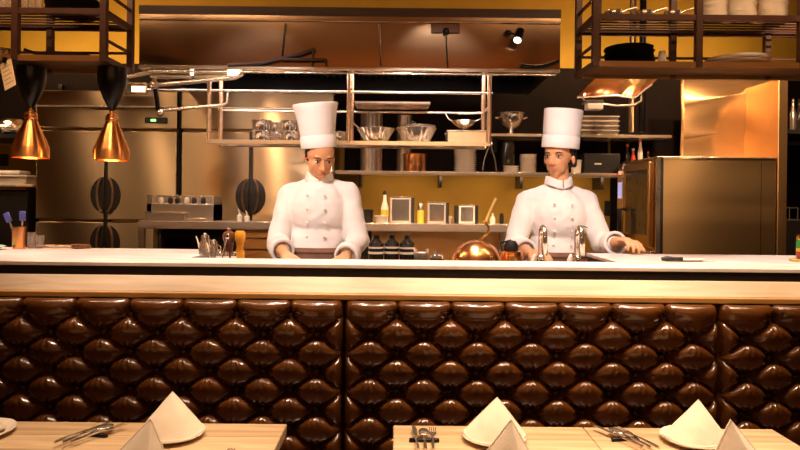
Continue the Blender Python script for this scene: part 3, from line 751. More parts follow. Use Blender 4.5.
for px in (2, 9, 16.5, 24, 31.5, 39):
    for q, yy in enumerate((3.07,)):
        x = X(px, yy, 22)
        if k == 0:
            o = tag(MB().lathe([(0, 0), (0.014, 0), (0.0165, 0.075), (0.0150, 0.075), (0.013, 0.006), (0, 0.006)], n=16).build('tumbler', GLASS, loc=(x, yy, S2)), '', 'glass', 'tumblers on the top shelf of the left rack'); pr = o
        else:
            o = pr.copy(); C.objects.link(o); o.location = (x, yy, S2)
        o['label'] = 'clear tumbler in a row on left rack, ' + ['first', 'second', 'third', 'fourth', 'fifth', 'sixth'][k] + ' from the left edge'
        k += 1
o = thing('foil_tray', 'crumpled foil tray on lower shelf at the left edge of the photo', 'tray', (X(3, 3.12, 50), 3.12, S1))
MB().lathe([(0, 0), (0.05, 0), (0.065, 0.05), (0.062, 0.05), (0.048, 0.006), (0, 0.006)], n=36, flute=18, famp=0.03).build('body', FOIL, o)
# paper note clipped to the rack
nt_ = thing('paper_note', 'tilted cream paper note hanging under left rack at left edge', 'note', (X(11.5, 2.97, 65), 2.97, RZ0 - 0.13))
b = MB(); b.box(-0.045, 0.035, -0.001, 0.001, 0.0, 0.13, None); b.move(Matrix.Rotation(-0.42, 4, 'Z') @ Matrix.Rotation(-0.30, 4, 'Y')); b.build('sheet', PAPER, nt_)
b = MB()
for q in range(5): b.box(-0.034, 0.024 - 0.012 * (q % 2), -0.0014, -0.001, 0.022 + q * 0.02, 0.026 + q * 0.02)
b.move(Matrix.Rotation(-0.42, 4, 'Z') @ Matrix.Rotation(-0.30, 4, 'Y')); b.build('writing', INK, nt_)
MB().box(-0.048, -0.030, 0.008, 0.03, 0.115, 0.14).build('clip', BLACKMETAL, nt_)

# ------------------------------------------------------------------ copper heat lamps
def lamp(px, py, label):
    d = 3.15
    x, z = X(px, d, py), Z(py, d, px)
    o = thing('heat_lamp', label, 'lamp', (x, d, z), group='copper heat lamps')
    R = 0.083
    pr = [(R, 0), (R * 1.01, 0.003), (R * 1.0, 0.048), (R * 0.97, 0.058), (R * 0.40, 0.175), (R * 0.34, 0.185), (R * 0.34, 0.218), (R * 0.26, 0.226), (0.0, 0.228)]
    MB().lathe(pr, n=48).build('shade', COPPERB, o, solid=0.0016, ang=30)
    MB().lathe([(R * 0.36, 0.192), (R * 0.385, 0.196), (R * 0.385, 0.200), (R * 0.36, 0.204)], n=32).build('ring', COPPER, o)
    MB().lathe([(0.010, 0.228), (0.013, 0.235), (0.006, 0.25), (0, 0.25)], n=20).build('finial', BRASS, o)
    MB().ball((0, 0, 0.05), (0.032, 0.032, 0.042), 16).build('bulb', LAMPO, o)
    zt = RZ0 - z
    MB().lathe([(0.004, 0.245), (0.014, 0.252), (0.040, 0.30), (0.062, 0.36), (0.068, 0.40), (0.068, zt), (0, zt)], n=32).build('cord_housing', BLACKMETAL, o)
    l = bpy.data.lights.new('heat_lamp_bulb', 'POINT'); l.energy = 2.5; l.color = (1.0, 0.45, 0.12); l.shadow_soft_size = 0.03
    lo = bpy.data.objects.new('heat_lamp_bulb', l); C.objects.link(lo); lo.parent = o; lo.location = (0, 0, -0.01)
lamp(30.5, 158, 'copper heat lamp with conical shade, the left one nearest the paper note')
lamp(111.5, 160.5, 'copper heat lamp with conical shade, right one, in front of fridge handle')

# ------------------------------------------------------------------ extraction hood
HX0, HX1, HY0, HY1 = X(139, 3.8, 66), X(560, 3.8, 69), 3.8, 4.75
HZ0, HZ1 = 2.205, 2.56
hood = thing('extraction_hood', 'wide brown steel extraction hood above both cooks', 'hood', ((HX0 + HX1) / 2, 4.2, HZ0))
MB().box(HX0, HX1, HY0, HY0 + 0.012, HZ0, HZ1 - 0.05).build('front_panel', HOODSTEEL, hood, w=True, bevel=0.002)
MB().box(HX0 - 0.003, HX1 + 0.003, HY0 - 0.004, HY0 + 0.02, HZ1 - 0.05, HZ1).build('top_trim', DARKWOOD, hood, w=True)
MB().box(HX0, HX1, HY0 - 0.010, HY0 + 0.01, HZ1 - 0.088, HZ1 - 0.074).build('seam_bead', HOODSTEEL, hood, w=True, bevel=0.004)
for x in (HX0, HX1 - 0.012): MB().box(x, x + 0.012, HY0, HY1, HZ0, HZ1).build('side_panel', HOODSTEEL, hood, w=True)
MB().box(HX0, HX1, HY1 - 0.012, HY1, HZ0 + 0.01, HZ1).build('rear_panel', BLACKMETAL, hood, w=True)
MB().box(HX0, HX1, HY0, HY1, HZ1 - 0.01, HZ1).build('roof_panel', STEEL, hood, w=True)
MB().box(HX0, HX1, HY0 - 0.015, HY0 + 0.05, HZ0 - 0.022, HZ0).build('rim', CHROME, hood, w=True, bevel=0.006)
MB().tube([(HX0 + 0.06, HY0 - 0.01, HZ0 - 0.036), (HX1 - 0.03, HY0 - 0.01, HZ0 - 0.036)], 0.0055, 10).build('rim_pipe', CHROME, hood, w=True)
for q in range(6):
    x0 = HX0 + 0.06 + q * (HX1 - HX0 - 0.12) / 6
    b = MB().box(x0, x0 + 0.36, 4.30, 4.70, HZ0 + 0.12, HZ0 + 0.15)
    for s_ in range(7): b.box(x0 + 0.03 + s_ * 0.046, x0 + 0.045 + s_ * 0.046, 4.31, 4.69, HZ0 + 0.105, HZ0 + 0.12)
    b.build('grease_filter', BLACKMETAL, hood, w=True)
for x0_, x1_ in ((0.05, 0.34), (0.40, 0.58)):
    MB().cyl((HX0 + x0_, 3.86, HZ0 - 0.034), (HX0 + x1_, 3.86, HZ0 - 0.034), 0.012, n=12).build('light_tube', LAMPW, hood, w=True)
# pipes, valves under the left end of the hood
for q, (x0, x1) in enumerate(((0.06, 0.30), (0.32, 0.52))):
    MB().box(HX0 + x0, HX0 + x1, 3.81, 3.86, HZ0 - 0.07, HZ0 - 0.022).build('valve_box', FOIL, hood, w=True, bevel=0.004)
def cable(px0, py0, px1, py1, label, sag=0.0):  # cords mirrored in the hood steel, built as solid black tubes
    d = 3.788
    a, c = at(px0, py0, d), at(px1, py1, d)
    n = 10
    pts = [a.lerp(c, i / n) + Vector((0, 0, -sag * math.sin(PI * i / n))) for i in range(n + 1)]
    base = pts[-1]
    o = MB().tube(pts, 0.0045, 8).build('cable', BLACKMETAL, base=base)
    tag(o, label, 'cable', 'black cables reflected in the hood front')
cable(285, 23, 282, 57, 'reflected black cable running down hood front, leftmost, ending on curved pole')
cable(379, 24, 381, 66, 'straight reflected black cable down the middle of the hood front')
cable(446, 32, 448, 68, 'reflected black cable from the square mount to the hood rim')
o = thing('bent_reflection', 'dark curved pole across lower hood front, built as solid tubes', 'reflection', at(282, 60, 3.782))  # dark band mirrored in the hood steel, built as solid tubes
MB().tube([at(228, 65, 3.782), at(262, 63, 3.782), at(282, 58, 3.78), at(300, 54, 3.78), at(315, 49, 3.78)], 0.011, 10).build('reflection', DARKWOOD, o, w=True)
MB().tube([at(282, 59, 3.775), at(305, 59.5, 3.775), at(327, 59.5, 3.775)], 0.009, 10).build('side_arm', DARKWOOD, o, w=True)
MB().tube([at(326, 59, 3.778), at(326, 66, 3.778)], 0.006, 8).build('mirrored_peg', BLACKMETAL, o, w=True)
MB().tube([at(313, 50, 3.779), at(312, 66, 3.779)], 0.004, 8).build('mirrored_peg', BLACKMETAL, o, w=True)
o = thing('cable_mount', 'brown square plate on hood front above a reflected black cable', 'mount', at(446, 28, 3.795))
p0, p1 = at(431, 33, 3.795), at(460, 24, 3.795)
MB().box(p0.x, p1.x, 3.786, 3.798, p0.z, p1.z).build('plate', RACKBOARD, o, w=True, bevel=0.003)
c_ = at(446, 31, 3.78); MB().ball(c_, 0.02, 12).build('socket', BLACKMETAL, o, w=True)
o = thing('mirrored_spotlight', 'small black lamp with bright rim reflected at the right of hood front', 'mirrored_spotlight', at(508, 33, 3.79))  # ceiling lamp mirrored in the hood steel, built solid with a glowing lens
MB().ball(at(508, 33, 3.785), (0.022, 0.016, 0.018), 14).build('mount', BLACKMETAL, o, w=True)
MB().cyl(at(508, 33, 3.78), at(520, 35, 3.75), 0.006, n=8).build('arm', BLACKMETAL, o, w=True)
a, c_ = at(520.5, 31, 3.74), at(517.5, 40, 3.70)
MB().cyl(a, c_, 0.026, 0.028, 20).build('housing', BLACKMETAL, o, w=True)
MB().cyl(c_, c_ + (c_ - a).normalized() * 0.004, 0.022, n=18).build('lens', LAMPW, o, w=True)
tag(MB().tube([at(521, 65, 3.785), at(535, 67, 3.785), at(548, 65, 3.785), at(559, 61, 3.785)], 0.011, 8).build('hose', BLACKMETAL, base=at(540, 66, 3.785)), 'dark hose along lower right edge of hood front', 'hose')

# ------------------------------------------------------------------ pipe rack below the hood
PY0, PY1 = 3.90, 4.16
PZ = 1.765
pr_ = thing('pipe_rack', 'steel pipe rack hanging under the hood and loaded with bowls', 'rack', (-0.28, 4.03, PZ))
rx0, rx1 = X(209, PY0, 120), X(489, PY0, 120)
rm = X(349, PY0, 110)
for y in (PY0, PY1):
    MB().tube([(rx0 - 0.01, y, PZ), (rx1 + 0.02, y, PZ)], 0.011, 12).build('shelf_pipe', SATIN, pr_, w=True)
    for x in (rx0, rm, rx1):
        MB().tube([(x, y, PZ), (x, y, HZ0 + (0.0 if y < 4 else 0.11))], 0.015, 12).build('upright', ROSE, pr_, w=True)
    for x in (rx0 + 0.03, rx1 - 0.03):
        pass
MB().tube([(rx0 - 0.34, PY0, 2.075), (rx1 + 0.02, PY0, 2.075)], 0.0075, 10).build('top_pipe', CHROME, pr_, w=True)
MB().tube([(rx0, PY1, 1.99), (rx1, PY1, 1.99)], 0.0075, 10).build('back_pipe', SATIN, pr_, w=True)
for x in (rx0, rm, rx1): MB().tube([(x, PY0, 2.0), (x, PY1, 1.99)], 0.006, 8).build('cross_pipe', SATIN, pr_, w=True)
b = MB()
for q in range(9): b.box(rx0, rx1, PY0 + 0.012 + q * 0.027, PY0 + 0.026 + q * 0.027, PZ + 0.002, PZ + 0.009)
b.build('shelf_grid', STEELH, pr_, w=True)
MB().box(rx0, rx1, PY0 - 0.013, PY0 - 0.009, PZ - 0.012, PZ + 0.012).build('front_strip', STEELH, pr_, w=True)
PT = PZ + 0.011
def spanned(name, label, cat, d, px, py, prof, mat, n=36, flute=0, famp=0, grp=None, z=None, part='body'):
    o = thing(name, label, cat, (X(px, d, py), d, Z(py, d, px) if z is None else z), group=grp)
    MB().lathe(prof, n=n, flute=flute, famp=famp).build(part, mat, o, ang=50)
    return o
def vessel(r0, r1, h, t=0.003, lip=0.004):
    return [(0, 0), (r0, 0), (r0 + (r1 - r0) * 0.25, h * 0.15), (r1, h - 0.004), (r1 + lip, h), (r1 + lip * 0.4, h + 0.002), (r1 - t, h - 0.004), (r0 + (r1 - r0) * 0.25 - t, h * 0.15 + t), (r0 - t, t), (0, t)]
def handles(o, r, z, mat):
    for sgn in (-1, 1):
        MB().tube([(sgn * r, -0.025, z), (sgn * (r + 0.022), -0.022, z + 0.004), (sgn * (r + 0.022), 0.022, z + 0.004), (sgn * r, 0.025, z)], 0.004, 8).build('handle', mat, o)
d = 3.99
# two stacks of small pans
for i, (px, zz, lab) in enumerate(((262, 0, 'lower left'), (262, 0.066, 'upper left'), (274, 0, 'lower right'), (274, 0.066, 'upper right'))):
    dd = 3.965 + 0.13 * (i // 2)
    o = spanned('small_pan', 'small steel pan with straight ribbed side, %s of four beside the tall hat' % lab, 'pan', dd, px, 140, vessel(0.058, 0.062, 0.060), CHROME, 36, 12, 0.01, 'small pans on the pipe rack', PT + zz)
for px, zz, lab in ((291, 0, 'lower steel pan half hidden left of the man cook\'s hat'), (289, 0.066, 'upper steel pan half hidden left of the man cook\'s hat'), (338, 0, 'steel pan half hidden right of the man cook\'s hat')):
    spanned('small_pan', lab, 'pan', 3.97, px, 140, vessel(0.050, 0.054, 0.060), CHROME, 36, 12, 0.01, 'small pans on the pipe rack', PT + zz)
spanned('fluted_bowl', 'left fluted steel bowl with a tool inside on the pipe rack', 'bowl', 4.00, 376, 140, vessel(0.055, 0.114, 0.086), CHROME, 72, 18, 0.035, 'fluted bowls on the pipe rack', PT)
spanned('fluted_bowl', 'right fluted steel bowl filled with smaller bowls on the pipe rack', 'bowl', 4.00, 416, 141, vessel(0.07, 0.122, 0.092), CHROME, 72, 18, 0.035, 'fluted bowls on the pipe rack', PT)
o = spanned('mixing_bowl', 'plain steel bowl nested inside the right fluted bowl', 'bowl', 4.00, 418, 141, vessel(0.05, 0.105, 0.075), SATIN, 40, 0, 0, None, PT + 0.032)
o = thing('whisk', 'steel whisk handle sticking out of the left fluted bowl', 'whisk', (X(370, 4.0, 140), 4.0, PT + 0.012))
MB().tube([(0, 0, 0), (-0.06, -0.01, 0.07), (-0.13, -0.02, 0.13)], [0.004, 0.005, 0.006], 8).build('handle', CHROME, o)
for q in range(5):
    a = q * PI / 5
    MB().tube([(0, 0, 0), (0.03 + 0.012 * math.cos(a), 0.016 * math.sin(a), 0.004), (0.062, 0, 0.03), (0.03 - 0.012 * math.cos(a), -0.016 * math.sin(a), 0.012), (0, 0, 0.004)], 0.001, 6).build('wire', CHROME, o)
o = thing('steel_tray', 'shallow rectangular steel tray at the right end of the pipe rack', 'tray', (X(466, 4.0, 145), 4.0, PT))
b = MB().box(-0.122, 0.122, -0.09, 0.09, 0, 0.004)
for (x0, x1, y0, y1) in ((-0.122, -0.118, -0.09, 0.09), (0.118, 0.122, -0.09, 0.09), (-0.122, 0.122, -0.09, -0.086), (-0.122, 0.122, 0.086, 0.09)): b.box(x0, x1, y0, y1, 0, 0.07)
b.build('pan', SATIN, o, bevel=0.002)
MB().tube([(-0.126, -0.094, 0.071), (0.126, -0.094, 0.071), (0.126, 0.094, 0.071), (-0.126, 0.094, 0.071)], 0.005, 8, True).build('rolled_edge', CHROME, o)
o = thing('hanging_tongs', 'steel tongs hanging open from the right end of the pipe rack', 'tongs', (X(490, 3.88, 146), 3.884, PZ))
for sgn in (-1, 1): MB().tube([(0, 0, -0.008), (sgn * 0.012, 0, -0.03), (sgn * 0.034, 0, -0.10), (sgn * 0.042, 0, -0.16)], [0.003, 0.004, 0.004, 0.005], 8).build('jaw', CHROME, o)
MB().ball((0, 0, -0.006), 0.006, 10).build('hinge', CHROME, o)
o = thing('wire_skimmer', 'round steel skimmer hooked on the back of the pipe rack', 'skimmer', (X(464, 4.14, 113), 4.14, 1.93))
MB().lathe([(0, -0.045), (0.03, -0.040), (0.06, -0.020), (0.078, 0.004), (0.080, 0.006), (0.074, 0.004), (0.055, -0.016), (0, -0.040)], n=40, flute=10, famp=0.03).build('bowl', CHROME, o)
MB().tube([(0.075, 0, 0.006), (0.11, 0.01, 0.02), (0.135, 0.02, 0.055)], 0.004, 8).build('handle', CHROME, o)
MB().tube([(-0.078, 0, 0.006), (-0.10, 0.01, 0.02), (-0.12, 0.02, 0.058)], 0.004, 8).build('hook', CHROME, o)
MB().tube([(0, 0.0, -0.045), (0, 0, -0.12), (0, 0, -0.158)], 0.004, 8).build('stand', CHROME, o)
o = thing('long_tray', 'long flat steel tray slid on the upper pipes of rack', 'tray', (X(394, 4.05, 100), 4.05, 1.998))
MB().box(-0.24, 0.22, -0.13, 0.10, 0.008, 0.014).build('pan', SATIN, o, bevel=0.003)
MB().tube([(-0.24, -0.13, 0.02), (0.22, -0.13, 0.02), (0.22, 0.10, 0.02), (-0.24, 0.10, 0.02)], 0.006, 8, True).build('rolled_edge', CHROME, o)

# jointed arms at the left end
o = thing('jointed_arm', 'pale steel jointed pipe arm under the left end of hood, upper one', 'arm', at(152, 86, 3.84), group='jointed arms under the hood')
MB().tube([at(154, 85, 3.84), at(190, 82, 3.82), at(236, 77.5, 3.80), at(242, 74, 3.80), at(243, 68.5, 3.80)], 0.0125, 10).build('pipe', CHROME, o, w=True)
MB().ball(at(154, 85, 3.84), 0.028, 14).build('joint', FOIL, o, w=True)
MB().tube([at(154, 85, 3.84), at(155, 76, 3.84), at(156, 68, 3.84)], 0.014, 10).build('drop_pipe', FOIL, o, w=True)
o = thing('jointed_arm', 'pale steel jointed pipe arm below another, left of the pipe rack', 'arm', at(158, 111, 3.87), group='jointed arms under the hood')
MB().tube([at(158, 111, 3.87), at(190, 108, 3.88), at(222, 105.5, 3.885), at(227, 103, 3.885), at(228, 93, 3.892)], 0.0105, 10).build('pipe', SATIN, o, w=True)
MB().tube([at(158, 111, 3.87), at(157, 100, 3.86), at(155, 88, 3.85)], 0.014, 10).build('drop_pipe', BLACKMETAL, o, w=True)
MB().ball(at(160, 113, 3.87), 0.024, 14).build('joint', SATIN, o, w=True)
o = thing('infrared_lamp', 'small box lamp glowing orange at the left end of the hood', 'lamp', at(136, 90, 3.86))
p0, p1 = at(122, 95, 3.86), at(150, 84, 3.86)
MB().box(p0.x, p1.x, 3.80, 3.92, p0.z, p1.z).build('housing', CHROME, o, w=True, bevel=0.008)
p0, p1 = at(132, 91.5, 3.8), at(145, 86.5, 3.8)
MB().box(p0.x, p1.x, 3.795, 3.81, p0.z, p1.z).build('window', LAMPO, o, w=True)
MB().box(at(125, 80, 3.86).x, at(129, 80, 3.86).x, 3.85, 3.87, at(136, 86, 3.86).z, at(136, 75, 3.86).z).build('hanger', CHROME, o, w=True)
MB().tube([at(127, 77, 3.86), at(142, 74, 3.86), at(152, 72, 3.85)], 0.012, 10).build('arm', SATIN, o, w=True)

# ------------------------------------------------------------------ fridges
FY = 4.7
def fridge(px0, px1, pxs, lab, name='fridge'):
    x0, x1, xs = X(px0, FY, 200), X(px1, FY, 200), X(pxs, FY, 200)
    f = thing('upright_fridge', lab, 'fridge', ((x0 + x1) / 2, FY + 0.3, 0.12), group='steel fridges')
    MB().box(x0, x1, FY + 0.05, 5.25, 0.22, 2.20).build('body', STEEL, f, w=True)
    MB().box(xs - 0.02, xs + 0.02, FY + 0.02, FY + 0.052, 0.24, 1.91).build('door_gap', BLACKMATTE, f, w=True)
    MB().box(x0 + 0.02, x1 - 0.02, FY + 0.06, 5.2, 0.12, 0.22).build('plinth', BLACKMATTE, f, w=True)
    MB().box(x0, x1, FY - 0.005, FY + 0.05, 1.925, 2.20).build('head_panel', STEEL, f, w=True, bevel=0.006)
    MB().box(x0, x1, FY - 0.018, FY, 2.075, 2.088).build('ledge', STEELH, f, w=True, bevel=0.003)
    for (a, b_, side) in ((x0 + 0.004, xs - 0.013, 1), (xs + 0.013, x1 - 0.004, -1)):
        for (z0, z1, hz) in ((1.255, 1.905, 1.435), (0.24, 1.235, 1.085)):
            dr = MB().box(a, b_, FY, FY + 0.048, z0, z1).build('door', STEEL, f, w=True, bevel=0.005)
            hx = b_ if side > 0 else a
            lo_, hi_ = (PI / 2, 3 * PI / 2) if side > 0 else (-PI / 2, PI / 2)
            pts = [(hx + 0.098 * math.cos(lo_ + (hi_ - lo_) * i / 20), 0.130 * math.sin(lo_ + (hi_ - lo_) * i / 20)) for i in range(21)]
            b = MB(); b.prism([(p[0], p[1]) for p in pts], -0.008, 0.004)
            b.move(Matrix.Translation((0, FY, hz)) @ Matrix.Rotation(PI / 2, 4, 'X')); 
            b.build('handle_cup', BLACKMATTE, dr, w=False, bevel=0.003).location = -Vector(f.location)
            arc = [Vector((hx + 0.045 * math.cos(lo_ + (hi_ - lo_) * i / 16), FY - 0.010, hz + 0.126 * math.sin(lo_ + (hi_ - lo_) * i / 16))) for i in range(1, 16)]
            MB().tube(arc, 0.011, 8).build('handle_bar', DULL, dr).location = -Vector(f.location)
    return f, x0, x1
f1, a0, a1 = fridge(35, 176.5, 105.5, 'tall steel two door fridge behind the copper heat lamps')
f2, c0, c1 = fridge(180.5, 333, 250.5, 'tall steel two door fridge behind the pipe rack and the man cook')
px0, px1 = X(145, FY, 120), X(168, FY, 120); zc = Z(120.5, FY, 156)
dp = MB().box(px0, px1, FY - 0.012, FY, zc - 0.022, zc + 0.022).build('display', BLACKMATTE, f1, w=True, bevel=0.008)
xm = X(154, FY, 120)
MB().box(xm - 0.018, xm + 0.018, FY - 0.014, FY - 0.011, zc - 0.008, zc + 0.008).build('led', LEDG, dp).location = -Vector(f1.location)
tag(MB().box(a1 + 0.006, c0 - 0.006, FY + 0.02, FY + 0.06, 0.12, 2.20).build('gap_strip', BLACKMETAL, base=((a1 + c0) / 2, FY, 0.12)), 'dark narrow strip standing between the two steel fridges', 'strip')

# ------------------------------------------------------------------ wall shelves at the back
SY = 5.0
Zs1, Zs2 = Z(171.5, 4.86, 450), Z(134, 4.86, 560)
o = thing('wall_shelf', 'long steel wall shelf behind both cooks above the ochre wall', 'shelf', (X(490, SY, 171), 5.05, Zs1), group='wall shelves')
MB().box(X(335, 4.86, 171), X(622, 4.86, 171), 4.86, 5.27, Zs1 - 0.026, Zs1).build('board', STEELH, o, w=True, bevel=0.003)
for px in (360, 440, 520, 600): MB().box(X(px, 5.1) - 0.01, X(px, 5.1) + 0.01, 5.05, 5.27, Zs1 - 0.12, Zs1 - 0.026).build('bracket', BLACKMETAL, o, w=True)
o = thing('wall_shelf', 'shorter steel wall shelf higher up behind the woman cook\'s hat', 'shelf', (X(570, SY, 134), 5.05, Zs2), group='wall shelves')
MB().box(X(490, 4.86, 134), X(672, 4.86, 134), 4.86, 5.27, Zs2 - 0.022, Zs2).build('board', STEELH, o, w=True, bevel=0.003)
for px in (494, 570, 650): MB().box(X(px, 5.1) - 0.01, X(px, 5.1) + 0.01, 5.05, 5.27, Zs2 - 0.12, Zs2 - 0.022).build('bracket', BLACKMETAL, o, w=True)
d = 4.95
spanned('stock_pot', 'wide steel pot on the wall shelf behind the left fluted bowl', 'pot', d, 371, 170, vessel(0.085, 0.085, 0.44), SATIN, grp='tall pots on the wall shelf', z=Zs1)
o = spanned('stock_pot', 'narrow steel pot with ring handle behind the right fluted bowl', 'pot', 5.17, 404, 170, vessel(0.066, 0.066, 0.46), SATIN, grp='tall pots on the wall shelf', z=Zs1)
MB().tube([(0.066 + 0.03 * math.sin(t), -0.01, 0.38 + 0.035 * math.cos(t)) for t in [i * PI / 6 for i in range(7)]], 0.005, 8).build('handle', CHROME, o)
spanned('copper_pot', 'squat copper pot on wall shelf below the right fluted bowl', 'pot', 4.95, 415, 170, vessel(0.090, 0.092, 0.135), COPPER, z=Zs1)
plates(12, X(465, 4.95, 168), 4.95, Zs1, 0.088, CERAMIC, 'dinner_plate', lambda i: 'white plate, %s, in tall stack near hanging tongs' % ordinal(i, 12), 'plates stacked near the hanging tongs', 0.0148, 0.002)
plates(3, X(511, 4.93, 168), 4.93, Zs1, 0.062, CERAMIC, 'small_dish', lambda i: 'small white dish, %s, in short stack under dark jar' % ordinal(i, 3), 'small dishes under the dark jar', 0.016, 0.001)
spanned('dark_jar', 'dark glass jar on wall shelf left of white plate stack', 'jar', 4.93, 508, 160, [(0, 0), (0.05, 0), (0.052, 0.14), (0.046, 0.165), (0.046, 0.18), (0, 0.182)], DARKGL, z=Zs1 + 0.05)
plates(9, X(528, 4.95, 168), 4.95, Zs1, 0.066, CERAMIC, 'cream_bowl', lambda i: 'cream bowl, %s, in stack left of woman cook\'s face' % ordinal(i, 9), 'bowls stacked beside the woman cook', 0.0155, 0.002)
spanned('white_tumbler', 'white tumbler on wall shelf right of the woman cook\'s hair', 'cup', 4.93, 576, 168, vessel(0.034, 0.042, 0.10), CERAMIC, z=Zs1)
o = thing('black_appliance', 'black box appliance with small white mark behind the woman cook', 'appliance', (X(599, 4.98, 168), 5.0, Zs1))
MB().box(-0.14, 0.14, -0.10, 0.12, 0, 0.155).build('body', BLACKMATTE, o, bevel=0.01)
MB().box(-0.06, -0.008, -0.104, -0.10, 0.066, 0.078).build('mark', WHITEPL, o)
o = spanned('footed_bowl', 'polished steel footed bowl on the high wall shelf left of tall hat', 'bowl', 4.97, 511, 133, [(0, 0), (0.045, 0), (0.045, 0.008), (0.018, 0.02), (0.016, 0.045), (0.06, 0.07), (0.095, 0.12), (0.102, 0.165), (0.108, 0.168), (0.098, 0.165), (0.09, 0.12), (0.055, 0.075), (0, 0.062)], CHROME, z=Zs2)
handles(o, 0.10, 0.13, CHROME)
for i in range(4):
    o = thing('white_tray', 'flat white tray, %s, on high shelf right of tall hat' % ordinal(i, 4), 'tray', (X(594, 4.95, 133), 4.97, Zs2 + i * 0.036), group='white trays on the high shelf')
    MB().box(-0.165, 0.165, -0.09, 0.10, 0.0, 0.030).build('body', SATIN, o, bevel=0.004)
    MB().box(-0.172, 0.172, -0.097, 0.107, 0.030, 0.0355).build('rim', WHITEPL, o)

# ------------------------------------------------------------------ work bench with over-shelf at the back
BTY0, BTY1 = 4.15, 4.45
Zb = Z(222.5, BTY0, 320)
bx0_, bx1_ = X(138, BTY0, 225), X(512, BTY0, 225)
wb = thing('steel_overshelf_bench', 'long steel bench with overshelf running behind the two cooks', 'work bench', ((bx0_ + bx1_) / 2, 4.3, 0.12))
MB().box(bx0_, bx1_, BTY0, BTY1, Zb - 0.052, Zb).build('overshelf', STEELH, wb, w=True, bevel=0.004)
for x in (bx0_ + 0.018, -0.4, bx1_ - 0.018):
    for y in (BTY0 + 0.02, BTY1 - 0.02): MB().box(x - 0.018, x + 0.018, y - 0.018, y + 0.018, 0.12, Zb - 0.05).build('leg', STEELH, wb, w=True)
MB().box(bx0_, bx1_, BTY0, BTY1, 0.90, 0.94).build('worktop', STEELH, wb, w=True)
MB().box(X(372, BTY1), bx1_, BTY1 - 0.012, BTY1, 0.94, Zb - 0.05).build('back_panel', OVENSTEEL, wb, w=True)
MB().box(bx0_ + 0.04, X(372, BTY1), BTY1 - 0.012, BTY1, 0.94, Zb - 0.05).build('back_panel', BLACKMATTE, wb, w=True)
bd = 4.26
o = thing('printer_box', 'steel box appliance with open top slot on the bench left of cooks', 'appliance', (X(183, 4.3, 221), 4.30, Zb))
xa, xb = X(150, 4.26, 210) - X(183, 4.3, 221), X(216, 4.26, 210) - X(183, 4.3, 221)
hz = Z(195.5, 4.26, 183) - Zb
b = MB().box(xa, xb, -0.10, 0.12, 0, hz - 0.055).box(xa, xb, 0.10, 0.12, 0, hz).box(xa, xb, -0.10, -0.09, hz - 0.010, hz)
b.box(xa, xa + 0.035, -0.10, 0.12, 0, hz).box(xb - 0.005, xb, -0.10, 0.12, 0, hz)
b.build('body', STEELH, o, bevel=0.003)
for q in range(6): MB().ball((xa + 0.07 + q * 0.055, -0.03 + 0.02 * (q % 2), hz - 0.035), (0.018, 0.018, 0.026), 10).build('packed_tool', BLACKMATTE if q % 3 else WHITEPL, o)
o = thing('flat_steel_box', 'low steel box in front of the larger box appliance', 'box', (X(166, 4.18, 221), 4.178, Zb))
MB().box(-0.125, 0.13, -0.025, 0.02, 0, 0.05).build('body', STEELH, o, bevel=0.003)
MB().box(-0.132, 0.137, -0.027, 0.021, 0.05, 0.058).build('lid', SATIN, o, bevel=0.002)
o = thing('steel_tongs', 'steel tongs lying on bench beside the low steel box', 'tongs', (X(194, 4.18, 221), 4.18, Zb + 0.004))
for sgn in (-1, 1): MB().tube([(-0.04, 0, 0.008), (0.02, sgn * 0.008, 0.012), (0.07, sgn * 0.012, 0.010)], 0.006, 8).build('jaw', SATIN, o)
for px, lab, h in ((239.5, 'left', 0.062), (247, 'right', 0.052)):
    o = spanned('white_bottle', 'small white bottle with spout on bench near fridge handle, %s of two' % lab, 'bottle', 4.22, px, 221, [(0, 0), (0.017, 0), (0.018, h * 0.6), (0.008, h * 0.72), (0, h * 0.74)], WHITEPL, 20, grp='white bottles on the bench', z=Zb)
    MB().tube([(0, 0, h * 0.7), (-0.002, 0, h * 1.0), (-0.010, 0, h * 1.35)], [0.006, 0.005, 0.003], 8).build('spout', WHITEPL, o)
# row of things right of the man cook
spanned('black_cup', 'black cup at the left end of the row on the bench', 'cup', 4.24, 368.5, 224, vessel(0.028, 0.032, 0.085), BLACKMATTE, 28, z=Zb)
spanned('glass_dish', 'low pale glass dish on the bench in front of the oil bottle', 'dish', 4.19, 381, 224, vessel(0.032, 0.042, 0.045), CERAMIC, 28, z=Zb)
o = spanned('oil_bottle', 'slim pale oil bottle with stopper left of the largest steel tin', 'bottle', 4.30, 384.5, 222, [(0, 0), (0.025, 0), (0.026, 0.10), (0.012, 0.15), (0.011, 0.19), (0, 0.19)], CERAMIC, 24, z=Zb)
MB().lathe([(0.012, 0.185), (0.014, 0.20), (0.005, 0.215), (0, 0.216)], n=16).build('stopper', BLACKMATTE, o)
MB().lathe([(0.0265, 0.04), (0.0265, 0.085)], n=24).build('label_band', YELLOWP, o)
def tin(px0, px1, py, mat, label, side=BLACKMATTE):
    y = 4.22
    x0, x1 = X(px0, y, 210), X(px1, y, 210); h = Z(py, y, (px0 + px1) / 2) - Zb
    o = thing('square_tin', label, 'tin', ((x0 + x1) / 2, y + 0.05, Zb), group='square steel tins on the bench')
    hw = (x1 - x0) / 2
    MB().box(-hw, hw, -0.05, 0.06, 0, h).build('body', mat, o, bevel=0.004)
    MB().box(-hw + 0.012, hw - 0.012, -0.053, -0.049, 0.014, h - 0.014).build('front_panel', CHROME, o, bevel=0.003)
    MB().box(-hw - 0.002, hw + 0.002, -0.052, 0.062, h - 0.006, h + 0.002).build('lid', CHROME, o, bevel=0.002)
    MB().box(hw, hw + 0.022, -0.045, 0.055, 0.0, h * 0.98).build('side_cover', side, o)
    return o
tin(390, 411, 197, TIN, 'largest square steel tin in the row on the bench')
tin(427.5, 446, 202, TIN, 'middle square steel tin with pinkish front on the bench')
